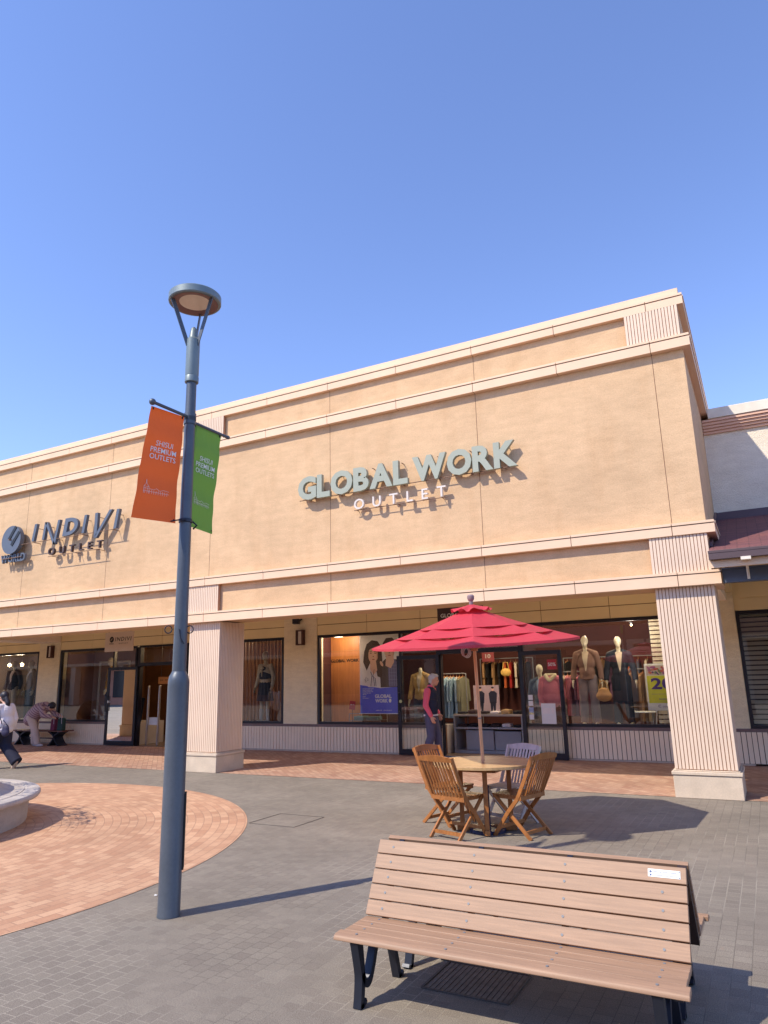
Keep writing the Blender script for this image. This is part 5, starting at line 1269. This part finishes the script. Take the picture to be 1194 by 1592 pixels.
b = MB(); poly3(b, [(.70,1.08),(.73,1.34),(.92,1.32),(.93,1.16),(.84,1.02)], Fp, .006); poly3(b, ov(.81, 1.43, .135, .195, 28, .08), Fp, .0075); b.build('face', SKp, bd_)
b = MB(); poly3(b, [(.655,1.42),(.64,1.60),(.73,1.72),(.90,1.73),(.985,1.62),(.965,1.40),(.94,1.50),(.86,1.585),(.72,1.56),(.68,1.50)], Fp, .009); b.build('hair', HRp, bd_)
b = MB(); poly3(b, [(.13,1.42),(.10,1.18),(.19,.98),(.28,1.14),(.42,1.14),(.48,.84),(.60,.80),(.62,1.2),(.60,1.52),(.50,1.66),(.34,1.69),(.20,1.60)], Fp, .0065); b.build('hair', HRp, bd_)
b = MB(); poly3(b, [(.29,1.00),(.29,1.24),(.44,1.24),(.48,.98),(.38,.88)], Fp, .008); poly3(b, ov(.372, 1.35, .128, .195, 28, -.12), Fp, .0095); b.build('face', SKp, bd_)
b = MB(); poly3(b, [(.235,1.44),(.22,1.56),(.36,1.65),(.50,1.56),(.505,1.42),(.47,1.49),(.42,1.475),(.36,1.50),(.29,1.475)], Fp, .0115); b.build('fringe', HRp, bd_)
b = MB()
for (x_, y_, w_) in ((.315, 1.385, .030), (.435, 1.38, .030), (.755, 1.455, .032), (.875, 1.46, .032)):
    poly3(b, ov(x_, y_, w_, .011, 12), Fp, .0118); poly3(b, [(x_-w_*1.2, y_+.034), (x_+w_*1.2, y_+.038), (x_+w_*1.1, y_+.050), (x_-w_*1.1, y_+.046)], Fp, .0118)
poly3(b, [(.362,1.295),(.40,1.295),(.395,1.315),(.37,1.315)], Fp, .0118); poly3(b, [(.795,1.365),(.84,1.365),(.832,1.385),(.802,1.385)], Fp, .0118)
poly3(b, [(.70,1.30),(.92,1.30),(.90,1.28),(.72,1.28)], Fp, .0065)
b.build('facial_features', PM('feature', srgb(92, 58, 50)), bd_)
b = MB()
poly3(b, [(.44,1.50),(.50,1.44),(.50,1.26),(.46,1.20),(.475,1.33)], Fp, .0112); poly3(b, [(.90,1.54),(.945,1.46),(.935,1.34),(.90,1.28),(.91,1.42)], Fp, .0082)
b.build('cheek_tone', PM('skin_shade', srgb(196, 146, 122)), bd_)
b = MB(); poly3(b, ov(.38, 1.235, .036, .015, 14), Fp, .0118); poly3(b, ov(.815, 1.315, .042, .013, 14), Fp, .0118); b.build('lips', PM('lips', srgb(176, 92, 88)), bd_)
b = MB(); poly3(b, ov(.60, 1.13, .035, .07, 14, .5), Fp, .0118); b.build('hand', SKp, bd_)
b = MB()
for (x0_, y0_, x1_, y1_) in ((.30,.62,.33,.85), (.40,.62,.37,.85), (.33,.85,.42,.80), (.36,.86,.40,1.0), (.30,.95,.34,.85), (.44,.62,.42,.80)): b.bar(Fp(x0_, y0_, .010), Fp(x1_, y1_, .010), .002, .022, (0,1,0))
b.build('blouse_pattern', PM('pattern', srgb(66, 50, 84)), bd_)
b = MB(); 
for pts in (((.16,.70),(.16,.82)), ((.16,.82),(.22,.80)), ((.22,.80),(.22,.74)), ((.16,.74),(.26,.76)), ((.12,.78),(.18,.72))): b.bar(Fp(*pts[0], .010), Fp(*pts[1], .010), .002, .008, (0,1,0))
b.build('scribble', M_black, bd_)
b = MB(); text_block(b, 'GLOBAL', Fp, .40, .35, .44, .082, .003, .0045, 0, .03); text_block(b, 'WORK', Fp, .41, .245, .33, .082, .003, .0045, 0, .03); poly3(b, ov(.80, .285, .034, .045, 16), Fp, .003)
text_block(b, 'GLOBAL WORK', Fp, .42, .055, .16, .022, .003, .0045); text_block(b, 'OUTLET', Fp, .62, .055, .22, .022, .003, .0045)
for i, w_ in enumerate((.30, .26, .28, .22, .10)): text_block(b, 'oooooo ooooo oooo', Fp, .07, .55-i*.033, w_, .017, .003, .0045)
for i, w_ in enumerate((.08, .15)): text_block(b, 'ooo oooo', Fp, .07, .37-i*.035, w_, .017, .003, .0045)
text_block(b, 'LIVE IN', Fp, .06, 1.70, .42, .085, .003, .0045)
b.build('lettering', M_white, bd_)
b = MB(); b.box(-8.66, Yp-.012, .865, -7.53, Yp+.02, .88); b.tube([(-8.5, Yp, .88+PH), (-8.5, Yp, 3.3)], .004, 6); b.tube([(-7.7, Yp, .88+PH), (-7.7, Yp, 3.3)], .004, 6); b.build('poster_rail', M_white, t)
# wooden window back panel with shop name
t = thing('window_board', 'brown wooden panel with dark GLOBAL WORK lettering standing left of the poster', 'display panel', (-9.3, 15.35, .62))
b = MB(); b.box(-9.78, 15.35, .62, -8.86, 15.39, 2.78); b.build('board', wood('board_wood', srgb(196, 124, 64), .85, .5, (6, 6, .4), 2), t)
b = MB(); text_block(b, 'GLOBAL WORK', wallframe(15.35), -9.72, 2.09, .82, .08, .001, .006, 0, .03); b.build('lettering', M_black, t)
b = MB(); b.box(-9.80, 15.345, 2.36, -8.84, 15.348, 2.372); b.box(-8.875, 15.33, 2.36, -8.835, 15.40, 2.80); b.build('trim', mat('trim_wood', srgb(176, 130, 84), .5), t)
t = thing('sale_tag', 'small red sale card beside the blue poster in the window', 'sign', (-8.9, 15.0, .95)); b = MB(); b.obox((-8.90, 15.0, 1.06), (.16, .006, .20), Matrix.Rotation(R(8), 3, 'Y')); b.build('card', mat('sale_red', srgb(176, 40, 50), .5), t)
b = MB(); text_block(b, '-- -', wallframe(14.997), -8.95, 1.05, .10, .03, .001, .003, 0, .01); b.build('lettering', M_white, t)
b = MB(); b.tube([(-8.9, 15.0, .62), (-8.9, 15.0, .96)], .006, 6); b.lathe((-8.9, 15.0, 0), [(.05,.62),(.05,.63)], 12); b.build('stand', M_frame, t)
t = thing('low_shelf', 'low wire shelf with folded teal clothes under the blue poster', 'shelf', (-8.7, 15.25, .62))
b = MB()
for (x, y) in ((-9.05, 15.1), (-8.2, 15.1), (-9.05, 15.45), (-8.2, 15.45)): b.tube([(x, y, .62), (x, y, .86)], .008, 6)
for z_ in (.70, .86):
    for y in (15.1, 15.45): b.tube([(-9.05, y, z_), (-8.2, y, z_)], .008, 6)
b.build('frame', M_bolt, t)
b = MB(); b.box(-8.95, 15.12, .705, -8.66, 15.4, .80); b.box(-8.62, 15.12, .705, -8.3, 15.4, .79); bevel(b.build('folded_clothes', mat('folded_teal', srgb(96, 130, 134), .9, .1, 8), t), .02)
# sign 20 %
t = thing('discount_sign', 'yellow discount board with a large purple 20 in the right window beside the column', 'sign', (-1.9, 14.98, .62))
Fs = wallframe(14.96); b = MB(); b.box(-2.15, 14.96, .94, -1.5, 14.98, 1.83); b.build('board', M_white, t)
b = MB(); b.box(-2.12, 14.957, 1.08, -1.53, 14.96, 1.60); b.build('yellow_field', mat('print_yellow', srgb(206, 206, 52), .5), t)
b = MB(); rnd = random.Random(9); cols = [srgb(150, 80, 130), srgb(190, 90, 80), srgb(110, 130, 90), srgb(90, 70, 110), srgb(190, 175, 165)]
b.box(-2.12, 14.957, 1.605, -1.53, 14.96, 1.80, 0)
for i in range(26): b.prism(ov(rnd.uniform(-2.08, -1.57), rnd.uniform(1.63, 1.77), rnd.uniform(.02, .06), rnd.uniform(.012, .03), 10, rnd.uniform(0, 3)), .0032+i*.0002, .0036+i*.0002, Fs, 1+i % 4)
b.build('picture', [PM('pic0', cols[4]), PM('pic1', cols[0]), PM('pic2', cols[1]), PM('pic3', cols[2]), PM('pic4', cols[3])], t)
b = MB(); text_block(b, '20', Fs, -2.05, 1.35, .40, .22, .004, .006, 0, .03); text_block(b, '%', Fs, -1.63, 1.35, .10, .16, .004, .006); b.bar(Fs(-2.06, 1.25, .004), Fs(-1.58, 1.25, .004), .002, .005); text_block(b, 'oooooo', Fs, -1.93, 1.14, .2, .03, .004, .006); text_block(b, 'C', Fs, -1.96, 1.0, .05, .05, .004, .006, 0, .02); text_block(b, 'oooooo', Fs, -1.88, 1.0, .2, .03, .004, .006)
b.build('lettering', mat('print_purple', srgb(76, 50, 130), .5), t)
b = MB(); b.tube([(-2.0, 14.99, .95), (-2.05, 15.05, .62)], .01, 6); b.tube([(-1.6, 14.99, .95), (-1.55, 15.05, .62)], .01, 6); b.tube([(-1.8, 14.99, .95), (-1.8, 15.25, .62)], .01, 6); b.build('easel', M_white, t)
t = thing('slatted_panel', 'pale horizontal slat screen inside the right window next to the column', 'screen', (-1.6, 15.3, .62)); b = MB(); z = .68
while z < 2.7: b.box(-2.02, 15.3, z, -1.30, 15.315, z+.064); z += .087
b.build('slats', M_slat, t); b = MB(); b.box(-2.03, 15.317, .62, -2.0, 15.35, 2.74); b.box(-1.5, 15.317, .62, -1.47, 15.35, 2.74); b.build('frame', M_frame, t)
t = thing('side_table', 'small pale table with metal legs low in the right window by the discount board', 'table', (-2.3, 15.4, .62)); b = MB(); b.box(-2.6, 15.3, .88, -2.08, 15.6, .90); b.build('top', M_white, t); b = MB()
for x, y in ((-2.55, 15.33), (-2.13, 15.33), (-2.55, 15.57), (-2.13, 15.57)): b.tube([(x, y, .88), (x*.99-.02, y, .62)], .012, 6)
b.build('legs', M_bolt, t)
# notices on the right door leaf
def notice(F_, L_, sd, u, v, w_, h_, colr, lab=None, lines=0, txt=None, blocks=()):
    b = MB(); G_ = lambda a, c_, e: F_(a, c_, sd*(.004+e)); b.prism([(u, v), (u+w_, v), (u+w_, v+h_), (u, v+h_)], 0, .002, G_)
    o = b.build('notice', colr, L_)
    b = MB()
    def tx_(s_, x, y, ww, hh):
        Gm = G_ if G_(1,0,0).x > G_(0,0,0).x else (lambda a, c_, e: G_(2*u+w_-a, c_, e))
        text_block(b, s_, Gm, x, y, ww, hh, .0025, .0032, 0, .01)
    for i in range(lines): tx_('oooo ooo oooo', u+w_*.1, v+h_*.08+i*h_*.09, w_*.75, h_*.035)
    if txt: tx_(txt[0], u+w_*.08, v+h_*txt[1], w_*.84, h_*txt[2])
    for (x0_, y0_, x1_, y1_) in blocks: b.prism([(u+w_*x0_, v+h_*y0_), (u+w_*x1_, v+h_*y0_), (u+w_*x1_, v+h_*y1_), (u+w_*x0_, v+h_*y1_)], .0025, .0032, G_)
    if b.v: b.build('print', M_white if txt and txt[0].startswith('50') else mat('print_grey', srgb(70, 70, 84), .6), o)
notice(F2, L2, sd2, .42, .70, .31, .40, M_white, lines=4, txt=('-- ----', .88, .05), blocks=((.1,.5,.62,.78), (.7,.5,.9,.78)))
notice(F2, L2, sd2, .62, 1.77, .20, .20, MATS['sale_red'], txt=('50%', .35, .35))
for i, z_ in enumerate((.79, .93, 1.06, 1.18)): notice(F2, L2, sd2, .15, z_-.01, .10, .10, M_white if i != 1 else mat('pale_blue_card', srgb(150, 170, 205), .6), lines=2 if i % 2 else 0, blocks=((.2,.35,.8,.8),) if i % 2 == 0 else ())
# menswear poster on the display table
t = thing('poster', 'pale poster of two people in navy suits standing on the display table', 'poster', (-5.8, 15.9, .85)); Fm = lambda u, v, d: (-6.12+u, 15.86-d, .86+v)
b = MB(); b.box(-6.12, 15.86, .86, -5.50, 15.875, 1.46); bo_ = b.build('board', PM('lilac', srgb(182, 160, 165)), t)
b = MB()
for ux in (.17, .47): poly3(b, [(ux-.08,.20),(ux-.10,.42),(ux-.04,.47),(ux+.04,.47),(ux+.10,.42),(ux+.08,.20)], Fm, .001); poly3(b, [(ux-.06,.02),(ux-.07,.22),(ux+.07,.22),(ux+.05,.02),(ux+.01,.02),(ux,.15),(ux-.02,.02)], Fm, .001)
b.build('suits', PM('suit', srgb(34, 36, 54)), bo_); b = MB()
for ux in (.17, .47): poly3(b, ov(ux, .51, .030, .042), Fm, .001)
b.build('faces', SKp, bo_); b = MB()
for ux in (.17, .47): poly3(b, ov(ux, .545, .034, .022), Fm, .003); 
b.build('hair', HRp, bo_)
t = thing('sale_tag', 'dim red sale card with white figures hanging deep inside the open shop', 'sign', (-6.2, 17.2, 2.0)); b = MB(); b.box(-6.36, 17.2, 2.02, -6.04, 17.21, 2.30); b.build('card', mat('sale_red_dark', (.20, .025, .03), .6), t); b = MB(); text_block(b, '10', wallframe(17.2), -6.27, 2.11, .14, .10, .001, .004, 0, .02); b.build('lettering', M_rail_grey, t); b = MB(); b.tube([(-6.2, 17.205, 2.30), (-6.2, 17.205, 3.3)], .004, 6); b.build('hanger', M_frame, t)
t = thing('doormat', 'dark blue doormat with pale marks at the open shop threshold', 'mat', (-5.5, 14.45, 0)); b = MB(); b.box(-6.35, 14.2, .009, -4.7, 14.62, .018); b.build('mat', mat('mat_blue', srgb(34, 52, 96), .9, .1, 20), t)
b = MB(); b.prism([(-6.2, 14.26), (-4.85, 14.26), (-4.85, 14.28), (-6.2, 14.28)], .0185, .0195, lambda u, v, d: (u, v, d)); b.prism([(-6.2, 14.54), (-4.85, 14.54), (-4.85, 14.56), (-6.2, 14.56)], .0185, .0195, lambda u, v, d: (u, v, d)); b.build('stripes', M_white, t)
# left shop entrance items
t = thing('security_gate', 'pair of slim silver security posts in the left shop entrance', 'security gate', (-16.0+.6, 15.0, 0))
for x in (-15.62, -15.20):
    b = MB(); b.box(x-.018, 14.95, .01, x+.018, 15.02, 1.62); bevel(b.build('post', mat('alu', srgb(190, 186, 184), .35, metal=.5), t), .01)
b = MB(); b.box(-15.6, 15.03, .55, -15.22, 15.06, .75); b.build('notice', M_white, t)
t = thing('entrance_sign', 'small warm orange board with dark lettering above the left shop security posts', 'sign', (-15.4, 15.3, 1.7)); b = MB(); b.box(-15.60, 15.3, 1.66, -15.08, 15.33, 1.86); b.build('board', mat('board_orange', srgb(196, 130, 70), .5), t); b = MB(); text_block(b, '-- ---', wallframe(15.3), -15.53, 1.74, .38, .04, .001, .004, 0, .01); b.build('lettering', M_black, t); b = MB(); b.tube([(-15.5, 15.31, 1.86), (-15.5, 15.31, 3.3)], .005, 6); b.build('hanger', M_frame, t)
rack('clothes rack with ochre tops in the left shop entrance', (-15.6, 16.4), (-14.6, 16.4), 1.62)
row([('ochre', srgb(176, 112, 52)), ('ochre2', srgb(146, 88, 44)), ('ochre', srgb(176,112,52)), ('camel', srgb(150,118,86)), ('ochre2', srgb(146,88,44))], -15.5, -14.7, 16.4, 1.54, 'tops on the rack in the left entrance', .95, 'ochre or camel top hung on the rack in the left shop entrance')
t = thing('shoe_poster', 'black framed poster with white shoes leaning by the left shop entrance', 'poster', (-15.85, 15.0, .64)); b = MB(); b.obox((-15.98, 15.0, .98), (.30, .02, .66), Matrix.Rotation(R(10), 3, 'Y')); b.build('board', M_black, t); b = MB(); FsP = wallframe(14.985); b.prism(ov(-16.03, .84, .03, .08, 14, -.3), .001, .003, FsP); b.prism(ov(-15.94, .86, .03, .08, 14, -.3), .001, .003, FsP); b.prism(ov(-15.96, 1.1, .06, .03, 14, .3), .001, .003, FsP); b.build('shoes', M_white, t)
# vertical wooden slats behind the pier mannequin, planks of the left shop window
t = thing('slatted_panel', 'vertical wooden slat screen behind the mannequin in the vest dress', 'screen', (-12.3, 15.6, .62)); b = MB(); x = -13.8
while x < -10.75: b.box(x, 15.6, .63, x+.055, 15.64, 2.8); x += .118
b.build('slats', mat('slat_brown', srgb(150, 104, 80), .6, .1, 3), t); b = MB(); b.box(-13.85, 15.645, .62, -10.73, 15.66, .66); b.box(-13.85, 15.645, 2.74, -10.73, 15.66, 2.78); b.build('frame', M_frame, t)
t = thing('window_partition', 'plain grey partition with white frames behind the left shop window', 'screen', (-18.2, 15.9, .62)); b = MB(); b.box(-19.05, 15.9, .62, -17.0, 15.95, 3.2); b.build('panel', mat('partition_taupe', srgb(150, 128, 122), .8), t); b = MB(); b.box(-18.3, 15.88, .62, -17.7, 15.90, 1.75); b.build('white_board', mat('board_lilac', srgb(196, 190, 196), .6), t)
b = MB()
for x_ in (-18.75, -17.45): b.box(x_-.03, 15.87, .62, x_+.03, 15.90, 2.35)
b.box(-18.78, 15.87, 2.35, -17.42, 15.90, 2.40); b.build('frame', M_white, t)
# lit lamps inside the shops
M_bulb = emit('bulb_warm', (1.0, .72, .38), 7)
def lit(x, y, z, lab, power, r=.06, col=(1, .78, .52)):
    t = thing('ceiling_lamp', lab, 'lamp', (x, y, z), 'lit lamps inside the shops')
    b = MB(); b.ell((x, y, z), (r, r, r)); b.build('bulb', M_bulb, t)
    b = MB(); b.tube([(x, y, z+r), (x, y, 3.3)], .006, 6); b.lathe((x, y, 0), [(.03, z+r*.9), (.035, z+r+.03), (.01, z+r+.05)], 12); b.build('cord', M_frame, t)
    l = bpy.data.lights.new('lamp_light', 'POINT'); l.energy = power; l.color = col; l.shadow_soft_size = .12; lo = bpy.data.objects.new('lamp_light', l); COL.objects.link(lo); lo.parent = t; lo.location = (0, -.12, -.05)
lit(-24.2, 16.5, 2.45, 'warm globe lamp, the left one of two in the far left window', 60, .055); lit(-23.5, 16.5, 2.45, 'warm globe lamp, the right one of two in the far left window', 60, .055)
lit(-6.0, 15.6, 2.9, 'small warm lamp over the display table in the open shop', 80); lit(-9.2, 15.0, 2.72, 'tiny spot lamp above the brown wooden window panel', 16, .018, (1, .80, .58))
lit(-3.2, 16.0, 2.95, 'small warm spot lamp above the brown blazer mannequin', 90, .04); lit(-2.3, 14.9, 2.60, 'tiny spot lamp at the top of the right window above the navy coat mannequin', 20, .018, (1, .86, .70))
lit(-15.0, 16.3, 2.75, 'warm lamp over the left shop entrance', 45, .07, (1, .66, .35)); lit(-12.3, 16.6, 2.9, 'small warm lamp behind the wooden slat screen', 25, .04)

# ------------------------------------------------------------------ shops across the plaza (behind the viewer, seen in the glass)
OB = thing('shop_building', 'plain shop building across the plaza, seen only as a reflection in the windows', 'building', (-8, -16, 0))
b = MB(); b.box(-110, -24, 0, 40, -16, 5.6); b.build('wall', stucco('opposite_stucco', srgb(176, 128, 112), srgb(150, 110, 90)), OB)
b = MB(); b.box(-110.1, -24.1, 5.6, 40.1, -15.8, 6.0); b.box(-110.1, -16, 3.3, 40.1, -14.2, 3.55); b.build('cornice', M_trim, OB)
b = MB()
for i in range(22): b.box(-102+i*6, -15.99, .6, -98+i*6, -15.94, 2.8)
b.build('window', M_frame, OB)
b = MB()
for i in range(23): b.box(-103.4+i*6, -14.9, 0, -102.8+i*6, -14.3, 3.3)
b.build('column', M_rib, OB)

for o in list(_tmp.objects): bpy.data.objects.remove(o)
bpy.data.collections.remove(_tmp)
